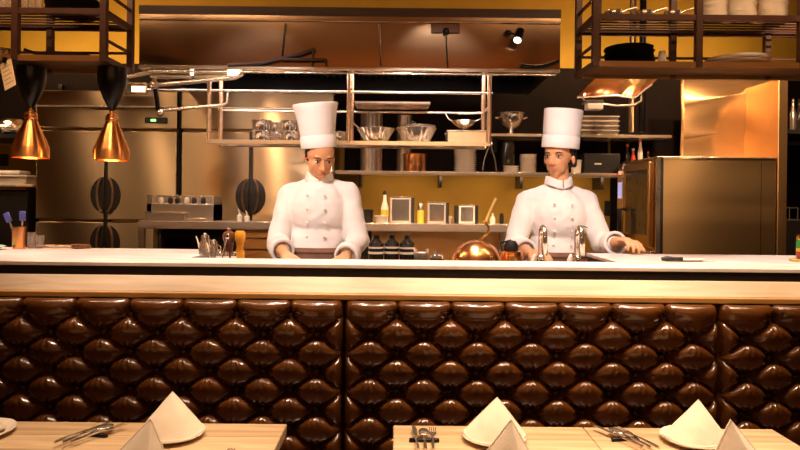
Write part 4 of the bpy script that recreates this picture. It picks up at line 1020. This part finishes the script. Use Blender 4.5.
o = tin(459, 475, 205, WHITEPL, 'rightmost square tin with pale front and black side')
MB().box(-0.075, -0.054, -0.045, 0.055, 0, 0.118).build('back_cover', BLACKMATTE, o)
o = spanned('spice_jar', 'small jar with yellow base between the largest and middle tins', 'jar', 4.26, 420.5, 224, [(0, 0), (0.022, 0), (0.022, 0.075), (0.017, 0.085), (0, 0.085)], YELLOWP, 24, z=Zb)
MB().lathe([(0.018, 0.085), (0.019, 0.125), (0.012, 0.135), (0, 0.135)], n=20).build('cap', SATIN, o)
spanned('salt_pot', 'tiny steel pot between the middle and rightmost tins', 'pot', 4.22, 450.5, 224, vessel(0.012, 0.014, 0.05), CHROME, 20, z=Zb)
o = thing('bamboo_tongs', 'bamboo tongs leaning to the right at the end of bench row', 'tongs', (X(485, 4.25, 223), 4.25, Zb))
for sgn in (-1, 1): MB().tube([(0, sgn * 0.006, 0.004), (0.035, sgn * 0.010, 0.09), (0.072, sgn * 0.012, 0.17)], 0.008, 8).build('prong', BAMBOO, o)
MB().ball((0.0, 0, 0.006), (0.012, 0.014, 0.008), 10).build('joint', BAMBOO, o)
spanned('white_jar', 'small white lidded jar at bench end nearest the woman cook', 'jar', 4.23, 492.5, 224, [(0, 0), (0.018, 0), (0.02, 0.03), (0.012, 0.048), (0.006, 0.055), (0.008, 0.07), (0, 0.072)], CERAMIC, 22, z=Zb)
spanned('black_jar', 'small black jar at bench end behind the woman cook\'s arm', 'jar', 4.26, 501.5, 224, [(0, 0), (0.014, 0), (0.014, 0.05), (0.01, 0.07), (0, 0.071)], BLACKMATTE, 20, z=Zb)
# wooden box and plates under the over-shelf
o = thing('wooden_crate', 'honey coloured wooden crate under the bench shelf left of the man cook', 'crate', (X(260, 4.24, 250), 4.28, 0.94))
for q in range(4): MB().box(-0.095, 0.095, -0.10, -0.088, q * 0.075, q * 0.075 + 0.066).build('slat', OAKW, o)
for q in range(4): MB().box(-0.095, 0.095, 0.088, 0.10, q * 0.075, q * 0.075 + 0.066).build('slat', OAKW, o)
for sx in (-0.095, 0.083): MB().box(sx, sx + 0.012, -0.088, 0.088, 0, 0.28).build('end_board', OAKW, o)
plates(14, X(175, 4.27, 250), 4.30, 0.94, 0.10, DARKGL, 'dark_dish', lambda i: 'dark dish, %s, in the stack under bench shelf' % ordinal(i, 14), 'dark dishes under the bench shelf', 0.015, 0.004)

# ------------------------------------------------------------------ oven block on the right
OX0, OX1, OY0, OY1 = X(657, 4.2, 200), X(776, 4.2, 200), 4.2, 4.86
OZ = Z(158.5, 4.2, 720)
ov = thing('combi_oven', 'large bronze toned steel oven at the right with glass side door', 'oven', ((OX0 + OX1) / 2, 4.5, 0.12))
MB().box(OX0 + 0.006, OX1, OY0, OY1, 0.25, OZ).build('body', OVENSTEEL, ov, w=True, bevel=0.006)
for x in (OX0 + 0.08, OX1 - 0.08):
    for y in (OY0 + 0.08, OY1 - 0.08): MB().cyl((x, y, 0.12), (x, y, 0.25), 0.025).build('leg', STEELH, ov, w=True)
MB().box(OX0 - 0.006, OX0 + 0.02, OY0 - 0.003, OY0 + 0.006, 0.25, OZ + 0.004).build('corner_strip', SATIN, ov, w=True)
MB().box(OX0 + 0.020, OX0 + 0.040, OY0 - 0.002, OY0 + 0.004, 0.25, OZ).build('seam', BLACKMATTE, ov, w=True)
MB().box(OX1 - 0.10, OX1 - 0.097, OY0 - 0.001, OY0 + 0.004, 0.25, OZ - 0.02).build('seam', DARKWALL, ov, w=True)
MB().box(OX0, OX1, OY0 - 0.006, OY1, OZ, OZ + 0.010).build('top_ledge', SATIN, ov, w=True, bevel=0.003)
dz0, dz1 = 1.12, OZ - 0.02
dr = MB().box(OX0 - 0.030, OX0 + 0.004, OY0 + 0.06, OY1 - 0.12, dz0, dz1).build('door', OVENSTEEL, ov, w=True, bevel=0.005)
off = -Vector(ov.location)
MB().box(OX0 - 0.034, OX0 - 0.029, OY0 + 0.10, OY1 - 0.18, dz0 + 0.08, dz1 - 0.05).build('window', OVENGL, dr).location = off
MB().tube([(OX0 - 0.03, OY1 - 0.20, 1.37), (OX0 - 0.085, OY1 - 0.20, 1.37), (OX0 - 0.085, OY1 - 0.21, 1.20), (OX0 - 0.03, OY1 - 0.21, 1.17)], 0.016, 10).build('handle', BLACKMATTE, dr).location = off
MB().box(OX0 - 0.032, OX0 + 0.004, OY1 - 0.11, OY1, dz0 - 0.02, OZ - 0.01).build('control_panel', SATIN, ov, w=True, bevel=0.004)
MB().box(OX0 - 0.035, OX0 - 0.031, OY1 - 0.095, OY1 - 0.02, 1.45, 1.57).build('display', LEDB, ov, w=True)
MB().box(OX0 - 0.035, OX0 - 0.031, OY1 - 0.085, OY1 - 0.03, 1.63, 1.655).build('indicator', LEDR, ov, w=True)
MB().box(OX0 - 0.033, OX0 + 0.0, OY0 + 0.02, OY1, 1.04, 1.10).build('sill', SATIN, ov, w=True, bevel=0.004)
pn = thing('steel_partition', 'tall bronze steel partition panel rising behind the oven', 'panel', (2.35, 4.62, 0.12))
MB().box(X(682, 4.88, 120), X(775, 4.88, 120), 4.88, 4.90, 0.12, 2.33).build('sheet', PANELSTEEL, pn, w=True)
b = MB()
def wav(u, v):
    x = X(680, 4.6) + u * (X(777, 4.6) - X(680, 4.6)); z = OZ + 0.02 + v * (2.33 - OZ)
    y = 4.60 + 0.010 * math.sin(v * 8.5 - u * 1.5 + 0.6) + 0.004 * math.sin(u * 3 - v * 7)
    return Vector((x, y, z))
b.grid(wav, 30, 40); b.build('front_sheet', PANELSTEEL, pn, w=True, solid=0.003)
MB().box(X(680, 4.6), X(777, 4.6), 4.62, 4.88, OZ + 0.012, OZ + 0.03).build('foot', PANELSTEEL, pn, w=True)
cl = tag(MB().box(X(777, 4.2, 200) + 0.004, X(787, 4.2, 200), 4.2, 4.86, 0.12, Z(78, 4.2, 780)).build('steel_column', PANELSTEEL, base=(X(782, 4.2), 4.5, 0.12), bevel=0.004), 'narrow full height steel column at the right side of the oven', 'column')

# small canopy and gear above the oven's left side
cnp = thing('steel_canopy', 'folded copper toned steel canopy hanging below the right rack', 'canopy', at(612, 96, 4.3))
def panel(pts, mat, th=0.006):
    b = MB(); b.bm.faces.new([b.bm.verts.new(p) for p in pts]); b.build('slope', mat, cnp, w=True, solid=th)
panel([at(577, 97, 4.2), at(617, 95, 4.2), at(632, 74, 4.6), at(598, 76, 4.6)], CANOPY)
panel([at(617, 95, 4.2), at(634, 98, 4.2), at(650, 76, 4.6), at(632, 74, 4.6)], OVENSTEEL)
panel([at(634, 98, 4.2), at(652, 84, 4.2), at(664, 72, 4.6), at(650, 76, 4.6)], CANOPY)
MB().tube([at(577, 97.5, 4.2), at(617, 95.5, 4.2), at(634, 98.5, 4.2), at(652, 84.5, 4.2)], 0.007, 8).build('rim', CHROME, cnp, w=True)
for px in (600, 630, 645): MB().cyl(at(px, 80, 4.55), Vector((at(px, 80, 4.55).x, 4.55, CEIL)), 0.006, n=8).build('hanger', BLACKMETAL, cnp, w=True)
o = thing('lit_device', 'small white lit box with cable hanging under the steel canopy', 'device', at(594, 106, 4.18))
p0, p1 = at(586, 110, 4.18), at(602, 104, 4.18); MB().box(p0.x, p1.x, 4.15, 4.22, p0.z, p1.z).build('box', WHITEPL, o, w=True, bevel=0.006)
p0, p1 = at(584, 103, 4.18), at(602, 100.5, 4.18); MB().box(p0.x, p1.x, 4.15, 4.24, p0.z, p1.z).build('plate', CHROME, o, w=True)
MB().tube([at(586, 104, 4.19), at(583, 98, 4.2), at(585, 94, 4.22)], 0.006, 8).build('hanger', CHROME, o, w=True)
MB().tube([at(602, 104, 4.19), at(618, 106, 4.2), at(634, 105, 4.2), at(641, 101, 4.2), at(641, 94, 4.22)], 0.008, 8).build('cable', CHROME, o, w=True)
for px, lab in ((632, 'left'), (642, 'right')):
    xx = X(px, 4.86, 110)
    tag(MB().cyl((xx, 4.86, Z(132, 4.86, px)), (xx, 4.86, CEIL), 0.024).build('drop_pipe', STEEL if px == 632 else BLACKMETAL, base=(xx, 4.86, Z(132, 4.86, px))), 'vertical dark steel pipe beside the canopy, %s of two' % lab, 'pipe', 'pipes beside the canopy')
# bottles on the shelf next to the oven
sh = thing('bottle_shelf', 'dark shelf carrying bottles left of oven top', 'shelf', (X(632, 4.95), 5.05, Z(171, 4.9, 632)))
zb = Z(171, 4.9, 632)
MB().box(X(622, 4.9) + 0.012, X(668, 4.9), 4.90, 5.27, zb - 0.025, zb).build('board', BLACKMATTE, sh, w=True)
for i, (px, mt, hh, lab) in enumerate(((627, DARKGL, 0.20, 'dark bottle, leftmost on the small shelf beside the oven'), (633, REDP, 0.17, 'red bottle on the small shelf beside the oven'), (640, WHITEPL, 0.24, 'pale slim bottle on the small shelf beside the oven'), (648, DARKGL, 0.15, 'short dark bottle, rightmost on small shelf beside the oven'))):
    o = spanned('sauce_bottle', lab, 'bottle', 4.98, px, 170, [(0, 0), (0.019, 0), (0.019, hh * 0.62), (0.009, hh * 0.8), (0.009, hh), (0, hh)], mt, 18, grp='bottles beside the oven', z=zb)
    MB().lathe([(0.010, hh * 0.95), (0.011, hh * 1.05), (0, hh * 1.06)], n=14).build('cap', REDP if i != 1 else WHITEPL, o)
# dark unit at the right edge with a glass hanger
du = thing('dark_cabinet', 'tall dark cabinet at the right edge of photo', 'cabinet', (3.05, 4.9, 0.12))
MB().box(2.66, 3.6, 4.62, 5.2, 0.12, 1.30).build('body', BLACKMATTE, du, w=True)
MB().box(2.66, 3.6, 4.62, 5.2, 1.93, 1.96).build('shelf', BLACKMATTE, du, w=True)
for x in (2.68, 3.58): MB().box(x - 0.015, x + 0.015, 5.15, 5.2, 1.30, 1.93).build('post', BLACKMATTE, du, w=True)
gh = thing('wire_rack', 'pale wire rack holding glasses at the right edge of photo', 'rack', (X(800, 4.4, 232), 4.7, 1.30))
for z in (0.0, 0.09): MB().tube([(-0.10, -0.05, z + 0.004), (0.14, -0.05, z + 0.004), (0.14, 0.08, z + 0.004), (-0.10, 0.08, z + 0.004)], 0.005, 8, True).build('hoop', CHROME, gh)
for x in (-0.10, -0.04, 0.02, 0.08, 0.14): MB().cyl((x, -0.05, 0.004), (x, -0.05, 0.095), 0.004, n=8).build('wire', CHROME, gh)
for px, lab in ((793, 'slim pale bottle on the high dark shelf at right edge'), (799, 'dark bottle on the high dark shelf at right edge')):
    spanned('tall_bottle', lab, 'bottle', 4.75, px, 130, [(0, 0), (0.022, 0), (0.022, 0.13), (0.009, 0.18), (0.009, 0.24), (0, 0.24)], CHROME if px < 796 else DARKGL, 18, grp='bottles at the right edge', z=1.96)

# ------------------------------------------------------------------ left end of the kitchen
ls = thing('wall_unit', 'low dark wall unit with shelf at the left edge beside the fridge', 'shelf unit', (-3.2, 4.9, 0.12))
MB().box(-3.9, -2.70, 4.75, 5.25, Z(134, 4.75, 20) - 0.03, Z(134, 4.75, 20)).build('upper_shelf', BLACKMETAL, ls, w=True)
MB().box(-3.9, -2.70, 4.70, 5.25, 0.12, Z(190, 4.7, 20)).build('cabinet', BLACKMATTE, ls, w=True)
MB().box(-3.9, -2.70, 4.68, 5.25, Z(190, 4.7, 20), Z(187, 4.7, 20)).build('worktop', RACKMETAL, ls, w=True)
for x in (-2.73, -3.87): MB().box(x - 0.015, x + 0.015, 5.2, 5.24, Z(188, 4.7, 20), Z(72, 4.7, 20)).build('post', BLACKMETAL, ls, w=True)
zu = Z(134, 4.75, 20)
for px, w_, lab in ((10, 0.12, 'foil wrapped parcel on the shelf left of left heat lamp'), (36.5, 0.085, 'foil wrapped parcel on the shelf right of left heat lamp')):
    b = MB(); bm_ = bmesh.ops.create_icosphere(b.bm, subdivisions=3, radius=1.0)
    for v in b.bm.verts:
        n_ = 0.25 * noise.noise(v.co * 3.0 + Vector((px, 0, 0)))
        v.co = Vector((v.co.x * w_ * (1 + n_), v.co.y * 0.09 * (1 + n_), max(v.co.z, -0.75) * 0.075 * (1 + n_)))
    lo = min(v.co.z for v in b.bm.verts)
    tag(b.build('foil_parcel', FOIL, loc=(X(px, 4.9, 130), 4.93, zu - lo)), lab, 'parcel', 'foil parcels on the shelf')
zw = Z(187, 4.7, 20)
o = thing('white_tub', 'white plastic tub with rim under the left heat lamp', 'tub', (X(12, 4.8, 185), 4.85, zw))
MB().box(-0.16, 0.13, -0.10, 0.10, 0, 0.09).build('body', WHITEPL, o, bevel=0.015)
MB().box(-0.18, 0.15, -0.12, 0.12, 0.075, 0.09).build('rim', WHITEPL, o, bevel=0.004)
MB().box(-0.10, 0.07, -0.07, 0.08, 0.09, 0.125).build('lid', CERAMIC, o, bevel=0.012)
o = thing('wrapped_package', 'pale flat wrapped slab on left worktop in front of the white tub', 'package', (X(20, 4.72, 188), 4.715, zw))
MB().box(-0.02, 0.10, -0.02, 0.02, 0, 0.02).build('wrap', PAPER, o, bevel=0.006)
tag(MB().box(-0.035, 0.035, -0.006, 0.006, -0.05, 0.05).build('wall_socket', BLACKMATTE, loc=(X(4, 5.29, 160), 5.294, Z(160, 5.29, 4)), bevel=0.005), 'small black wall socket on the ochre wall above white tub', 'socket')
tag(MB().box(-0.03, 0.03, -0.006, 0.006, -0.06, 0.06).build('wall_switch', BLACKMATTE, loc=(X(608, 5.29, 208), 5.294, Z(208, 5.29, 608)), bevel=0.005), 'small dark wall switch right of the woman cook', 'switch')
# ------------------------------------------------------------------ people
def blob(name, shapes, mat, parent, voxel=0.006, smooth=4, wrinkle=0.0, wscale=14.0, fold=None, cut=None):
    """one continuous skin grown over overlapping solids: ('c', p0, p1, r0, r1) limbs or ('e', centre, radii, rot)"""
    mb = MB()
    for s in shapes:
        if s[0] == 'c':
            p0, p1 = Vector(s[1]), Vector(s[2])
            mb.cyl(p0, p1, s[3], s[4], 20); mb.ball(p0, s[3], 16); mb.ball(p1, s[4], 16)
        else:
            mb.ball(s[1], s[2], 24, s[3] if len(s) > 3 else None)
    me = bpy.data.meshes.new(name); bmesh.ops.recalc_face_normals(mb.bm, faces=mb.bm.faces[:]); mb.bm.to_mesh(me); mb.bm.free()
    o = bpy.data.objects.new(name, me); C.objects.link(o)
    r = o.modifiers.new('remesh', 'REMESH'); r.mode = 'VOXEL'; r.voxel_size = voxel; r.use_smooth_shade = True
    if smooth:
        sm = o.modifiers.new('smooth', 'SMOOTH'); sm.iterations = smooth; sm.factor = 0.5
    dg = bpy.context.evaluated_depsgraph_get()
    me2 = bpy.data.meshes.new_from_object(o.evaluated_get(dg), depsgraph=dg)
    me2.name = name
    o.modifiers.clear(); o.data = me2; bpy.data.meshes.remove(me)
    if wrinkle or cut:
        bm = bmesh.new(); bm.from_mesh(me2); bm.normal_update()
        if wrinkle:
            for v in bm.verts:
                p = v.co
                n = noise.noise(Vector((p.x * wscale, p.y * wscale, p.z * wscale * 0.55))) + 0.5 * noise.noise(p * wscale * 2.3)
                if fold:  n += fold(p)
                v.co = p + v.normal * wrinkle * n
        if cut:
            bmesh.ops.delete(bm, geom=[v for v in bm.verts if cut(v.co)], context='VERTS')
        bm.to_mesh(me2); bm.free()
    me2.materials.clear(); me2.materials.append(mat)
    for p in me2.polygons: p.use_smooth = True
    o.parent = parent
    return o
def lerp(a, b, t): return Vector(a).lerp(Vector(b), t)
def hand_shapes(wrist, direc, palm_n, side, curl=0.9, s=1.0):
    """palm, four bent fingers of unequal length and a thumb; direc = along the fingers, palm_n = out of the palm"""
    W = Vector(wrist); d = Vector(direc).normalized(); n = Vector(palm_n); n = (n - d * n.dot(d)).normalized()
    a = d.cross(n) * side     # towards the thumb
    out = []
    for k, off in enumerate((0.027, 0.009, -0.009, -0.026)):
        out.append(('c', W + a * off * 0.6 * s, W + d * (0.085 - 0.004 * abs(k - 1)) * s + a * off * s, 0.0155 * s, 0.0115 * s))
    out.append(('c', W, W + d * 0.04 * s, 0.022 * s, 0.021 * s))
    for k, (off, L) in enumerate(((0.029, 0.070), (0.010, 0.078), (-0.010, 0.072), (-0.028, 0.056))):
        p = W + d * (0.085 - 0.004 * abs(k - 1)) * s + a * off * s; ang = 0.25 + 0.1 * k
        for seg, (f, rr) in enumerate(((0.45, 0.0088), (0.32, 0.0080), (0.23, 0.0072))):
            dd = d * math.cos(ang) + n * math.sin(ang)
            q = p + dd * L * f * s
            out.append(('c', p, q, rr * s, rr * 0.93 * s)); p = q; ang += curl * 0.55
    t0 = W + d * 0.022 * s + a * 0.022 * s
    t1 = t0 + (d * 0.55 + a * 0.75 + n * 0.25).normalized() * 0.040 * s
    t2 = t1 + (d * 0.85 + a * 0.25 + n * 0.35).normalized() * 0.032 * s
    t3 = t2 + (d * 0.9 - a * 0.05 + n * 0.45).normalized() * 0.024 * s
    out += [('c', t0, t1, 0.0135 * s, 0.0108 * s), ('c', t1, t2, 0.0105 * s, 0.0092 * s), ('c', t2, t3, 0.009 * s, 0.0076 * s)]
    return out
def figure(label, base, rz, P):
    root = thing('person', label, 'person', base, rz, 'cooks behind the counter')
    hc = Vector(P['head']); nb = Vector(P['neck']); HR = Euler(P['head_rot']).to_matrix()
    def hd(x, y, z): return hc + HR @ Vector((x, y, z))
    sh = []
    # skull, jaw, face (the face looks along -y of the head frame)
    sh += [('e', hd(0, 0.012, 0.030), (0.073, 0.090, 0.080), P['head_rot']),
           ('e', hd(0, -0.022, -0.030), (0.060 * P.get('jaw', 1), 0.062, 0.075 * P.get('jaw', 1) ** 0.3), P['head_rot']),
           ('e', hd(0, -0.045, -0.083), (0.030 * P.get('jaw', 1), 0.028, 0.024), P['head_rot']),
           ('c', hd(0.028 * P.get('jaw', 1), -0.055, -0.022), hd(0.036 * P.get('jaw', 1) ** 2, -0.035, -0.06), 0.022, 0.022 * P.get('jaw', 1)),
           ('c', hd(-0.028 * P.get('jaw', 1), -0.055, -0.022), hd(-0.036 * P.get('jaw', 1) ** 2, -0.035, -0.06), 0.022, 0.022 * P.get('jaw', 1)),
           ('c', hd(-0.032, -0.068, 0.022), hd(0.032, -0.068, 0.022), 0.012, 0.012),
           ('c', hd(0, -0.078, 0.006), hd(0, -0.098, -0.030), 0.008, 0.0105),
           ('e', hd(0.011, -0.088, -0.034), (0.008, 0.009, 0.007), P['head_rot']),
           ('e', hd(-0.011, -0.088, -0.034), (0.008, 0.009, 0.007), P['head_rot']),
           ('e', hd(0, -0.074, -0.060), (0.021, 0.014, 0.013), P['head_rot'])]
    for sx in (-1, 1):
        sh.append(('e', hd(sx * 0.076, 0.012, -0.015), (0.009, 0.015, 0.026), P['head_rot']))
    sh.append(('c', hd(0, 0.022, -0.045), nb, 0.046 * P.get('jaw', 1), 0.052))
    pelvis = Vector(P['pelvis']); chest = Vector(P['chest'])
    shw = P['shw']
    sh += [('e', pelvis, (0.150, 0.100, 0.110)), ('e', pelvis.lerp(chest, 0.45), (0.125, 0.090, 0.16)), ('e', chest, (0.145, 0.100, 0.15)),
           ('c', nb + Vector((0, 0.01, -0.06)), Vector(P['shL']), 0.034, 0.042), ('c', nb + Vector((0, 0.01, -0.06)), Vector(P['shR']), 0.034, 0.042)]
    for k, sx in (('L', -1), ('R', 1)):
        S_, E_, W_ = Vector(P['sh' + k]), Vector(P['el' + k]), Vector(P['wr' + k])
        sh += [('c', S_, E_, 0.046, 0.037), ('c', E_, E_.lerp(W_, 0.35), 0.036, 0.037), ('c', E_.lerp(W_, 0.35), W_, 0.037, 0.024)]
        d_ = Vector(P['hd' + k]) if 'hd' + k in P else (W_ - E_)
        sh += hand_shapes(W_, d_, P['pn' + k], P['side' + k], P['curl' + k])
        hip = pelvis + Vector((sx * 0.085, 0, -0.04)); knee = Vector((sx * 0.10, -0.02, 0.47)); ank = Vector((sx * 0.10, 0.01, 0.08))
        sh += [('c', hip, knee, 0.080, 0.055), ('c', knee, ank, 0.052, 0.036), ('c', ank, ank + Vector((0, -0.11, -0.045)), 0.035, 0.028)]
    blob('body', sh, SKIN, root, 0.0045, 3)
    # eyes, brows, lips
    for sx in (-1, 1):
        e = MB().ball(hd(sx * 0.030, -0.0745, 0.003), (0.0120, 0.008, 0.0060), 14, P['head_rot']).build('eye', EYEW, root)
        MB().ball(hd(sx * 0.030, -0.0800, 0.003), (0.0058, 0.004, 0.0058), 12, P['head_rot']).build('iris', IRIS, e)
        MB().tube([hd(sx * 0.014, -0.083, 0.022), hd(sx * 0.032, -0.082, 0.027), hd(sx * 0.050, -0.070, 0.022)], [0.0022, 0.0032, 0.0018], 8).build('eyebrow', HAIR, root)
        MB().tube([hd(sx * 0.017, -0.078, 0.009), hd(sx * 0.030, -0.082, 0.0115), hd(sx * 0.043, -0.074, 0.008)], [0.0014, 0.002, 0.0014], 6).build('eyelash', HAIR, root)
    MB().ball(hd(0, -0.0865, -0.0575), (0.020, 0.006, 0.0042), 14, P['head_rot']).ball(hd(0, -0.0860, -0.0645), (0.017, 0.006, 0.0050), 14, P['head_rot']).build('mouth', LIP, root)
    # hair
    hs = []
    if P['hair'] == 'bob':
        hs = [('e', hd(0, 0.026, 0.038), (0.081, 0.088, 0.082), P['head_rot']), ('e', hd(0, 0.062, -0.012), (0.074, 0.054, 0.060), P['head_rot']),
              ('c', hd(0.070, 0.02, 0.02), hd(0.076, 0.020, -0.045), 0.018, 0.013), ('c', hd(-0.070, 0.02, 0.02), hd(-0.076, 0.020, -0.040), 0.018, 0.013),
              ('e', hd(0, 0.098, -0.012), (0.038, 0.032, 0.038), P['head_rot'])]
    else:
        hs = [('e', hd(0, 0.024, 0.038), (0.079, 0.087, 0.081), P['head_rot']), ('e', hd(0, 0.052, -0.012), (0.070, 0.052, 0.050), P['head_rot']),
              ('c', hd(0.072, 0.005, 0.03), hd(0.074, 0.000, -0.005), 0.010, 0.006), ('c', hd(-0.072, 0.005, 0.03), hd(-0.074, 0.000, -0.005), 0.010, 0.006)]
    blob('hair', hs, HAIR, root, 0.005, 3, 0.0025, 60)
    # toque
    r0, r1, hh = P['hat']
    HB = 0.045
    prof = [(0.066, HB + 0.03), (r0 * 0.995, HB + 0.004), (r0, HB), (r0 + 0.002, HB + 0.004), (r0 + 0.002, HB + 0.058), (r0 - 0.001, HB + 0.062), (r0 - 0.001, HB + 0.066)]
    for i in range(9):
        t = i / 8; prof.append((r0 + (r1 - r0) * t ** P.get('hatpow', 1.0), HB + 0.068 + (hh - 0.074) * t))
    prof += [(r1 - 0.002, HB + hh - 0.001), (r1 - 0.006, HB + hh), (r1 - 0.012, HB + hh - 0.004), (r1 * 0.6, HB + hh - 0.014), (0, HB + hh - 0.012)]
    b = MB().lathe(prof, n=72)
    for v in b.bm.verts:
        t = max(0, (v.co.z - HB - 0.068) / hh)
        a = math.atan2(v.co.y, v.co.x)
        k = 1 + P.get('pleat', 0.006) * t * math.cos(20 * a) + 0.02 * t * noise.noise(v.co * 9 + Vector((P['seed'], 0, 0)))
        v.co.x *= k; v.co.y *= k * 1.06
    b.move(Matrix.Translation(hc) @ (HR @ Euler(P['hat_rot']).to_matrix()).to_4x4() @ Matrix.Translation((0, 0.008, 0)))
    b.build('toque', HATWHITE, root, ang=60)
    # jacket
    js = [('e', pelvis + Vector((0, 0, -0.02)), (0.178, 0.128, 0.16)), ('e', pelvis.lerp(chest, 0.42), (0.146 + P.get('wide', 0), 0.116, 0.18)), ('e', chest + Vector((0, -0.006, 0.01)), (0.152 + P.get('wide', 0), 0.122, 0.165)),
          ('c', nb + Vector((0.01, 0.018, -0.045)), Vector(P['shR']), 0.048, 0.060), ('c', nb + Vector((-0.01, 0.018, -0.045)), Vector(P['shL']), 0.048, 0.060)]
    for k in 'LR':
        S_, E_, W_ = Vector(P['sh' + k]), Vector(P['el' + k]), Vector(P['wr' + k])
        cu = E_.lerp(W_, P['cuff' + k])
        js += [('c', S_, S_.lerp(E_, 0.5), 0.061, 0.058), ('c', S_.lerp(E_, 0.5), E_, 0.058, 0.058), ('c', E_, cu, 0.058, 0.053)]
    def fold(p): return 0.9 * math.sin(p.z * 38 + p.x * 16 + 2.0 * noise.noise(p * 6)) * max(0, 1 - abs(p.z - pelvis.z - 0.1) * 5)
    blob('jacket', js, COOKWHITE, root, 0.007, 3, 0.0075, 11, fold)
    for k in 'LR':   # turned back cuffs
        E_, W_ = Vector(P['el' + k]), Vector(P['wr' + k]); cu = E_.lerp(W_, P['cuff' + k]); d_ = (W_ - E_).normalized()
        b = MB().lathe([(0.046, -0.004), (0.052, 0.0), (0.0605, -0.004), (0.0625, -0.03), (0.061, -0.062), (0.056, -0.066)], n=36)
        b.move(Matrix.Translation(cu + d_ * 0.052) @ d_.to_track_quat('Z', 'Y').to_matrix().to_4x4()); b.build('cuff', COOKWHITE, root, ang=60)
    # stand-up collar, crossed in front
    def coll(u, v):
        a = -PI / 2 + 0.16 + u * (2 * PI - 0.10)
        r = 0.062 + 0.010 * (1 - v) + 0.0035 * u
        return nb + Vector((0, 0.006, -0.020)) + Vector((r * math.cos(a), r * 1.02 * math.sin(a), v * 0.045 - 0.024 * max(0, -math.sin(a)) ** 3 + 0.004))
    MB().grid(coll, 48, 6).build('collar', COOKWHITE, root, solid=0.004)
    # overlapped front edge and cloth buttons
    yy = lambda z, x: chest.y - 0.006 - 0.124 * math.sqrt(max(0.05, 1 - ((z - chest.z - 0.01) / 0.30) ** 2 - (x / 0.23) ** 2))
    for bx in (-0.045, 0.045):
        for q in range(4):
            z = chest.z + 0.085 - q * 0.07
            MB().ball((chest.x + bx, yy(z, bx) - 0.001, z), (0.0075, 0.0045, 0.0075), 12).build('jacket_button', COOKWHITE, root)
    if P.get('mark'):
        MB().box(0.088, 0.128, -0.004, 0.0, -0.0025, 0.0025, (0, 0.25, 0.35)).build('chest_stitching', APRON, root, loc=(chest.x, yy(chest.z, 0.10) - 0.001, chest.z - 0.03))
    # apron with waistband, trousers, shoes
    az = P['apron']
    def ap(u, v):
        a = PI + 0.15 + u * (PI - 0.3); z = az - v * 0.55
        rr = 1.0 + 0.02 * math.sin(u * 22) * v
        return Vector((pelvis.x + (0.202 + 0.03 * v) * math.cos(a) * rr, pelvis.y + (0.158 + 0.03 * v) * math.sin(a) * rr, z))
    MB().grid(ap, 40, 24).build('apron', APRON, root, solid=0.003)
    MB().tube([(pelvis.x + 0.200 * math.cos(a), pelvis.y + 0.157 * math.sin(a), az - 0.02) for a in [i * PI / 16 for i in range(32)]], 0.010, 8, True).build('apron_band', APRON, root)
    ts = [('e', pelvis, (0.165, 0.115, 0.12))]
    for sx in (-1, 1):
        ts += [('c', pelvis + Vector((sx * 0.085, 0, -0.04)), (sx * 0.10, -0.02, 0.47), 0.092, 0.075), ('c', (sx * 0.10, -0.02, 0.47), (sx * 0.10, 0.005, 0.09), 0.072, 0.062)]
    blob('trousers', ts, TROUSER, root, 0.010, 3, 0.004, 12)
    for sx in (-1, 1):
        b = MB().ball((sx * 0.10, -0.05, 0.048), (0.050, 0.125, 0.046), 20).box(sx * 0.10 - 0.045, sx * 0.10 + 0.045, -0.16, 0.065, 0.0, 0.022)
        b.build('shoe', BLACKMATTE, root)
    return root

KF = 0.12   # raised kitchen floor
figure('man cook in white jacket and tall hat looking down at his hands', (-0.402, 3.36, KF), 0.0, dict(
    seed=1.0, head=(0.012, -0.055, 1.520), head_rot=(0.46, 0.0, 0.36), neck=(0.005, 0.0, 1.415), pelvis=(0, 0.0, 0.93), chest=(0, 0.005, 1.235), shw=0.2,
    shL=(-0.150, 0.010, 1.325), elL=(-0.205, -0.06, 1.070), wrL=(-0.120, -0.270, 1.025), hdL=(0.55, -0.55, -0.28), pnL=(0.1, 0.35, -1.0), sideL=-1, curlL=1.0, cuffL=0.42,
    shR=(0.155, 0.010, 1.330), elR=(0.212, -0.05, 1.080), wrR=(0.165, -0.285, 1.020), hdR=(-0.45, -0.6, -0.25), pnR=(-0.1, 0.35, -1.0), sideR=1, curlR=1.1, cuffR=0.72,
    hair='short', hat=(0.090, 0.116, 0.228), hatpow=1.3, hat_rot=(-0.40, -0.12, 0.0), pleat=0.012, apron=1.055, wide=0.006))
figure('woman cook in white jacket and straight tall hat glancing to her side', (0.848, 3.36, KF), 0.0, dict(
    seed=5.0, head=(0.006, -0.015, 1.535), head_rot=(0.10, 0.04, -0.62), neck=(0.012, 0.0, 1.405), pelvis=(0, 0.0, 0.90), chest=(0.005, 0.005, 1.205), shw=0.19,
    shL=(-0.150, 0.010, 1.300), elL=(-0.226, -0.04, 1.065), wrL=(-0.190, -0.265, 1.050), hdL=(0.55, -0.70, -0.05), pnL=(0.0, 0.1, -1.0), sideL=-1, curlL=0.9, cuffL=0.50,
    shR=(0.158, 0.010, 1.300), elR=(0.232, -0.035, 1.072), wrR=(0.255, -0.280, 1.112), hdR=(0.10, -0.95, 0.03), pnR=(-0.15, 0.05, -1.0), sideR=1, curlR=0.7, cuffR=0.45,
    hair='bob', hat=(0.094, 0.099, 0.202), hatpow=1.0, hat_rot=(-0.08, 0.05, 0.0), pleat=0.002, apron=1.045, mark=True, jaw=0.90))
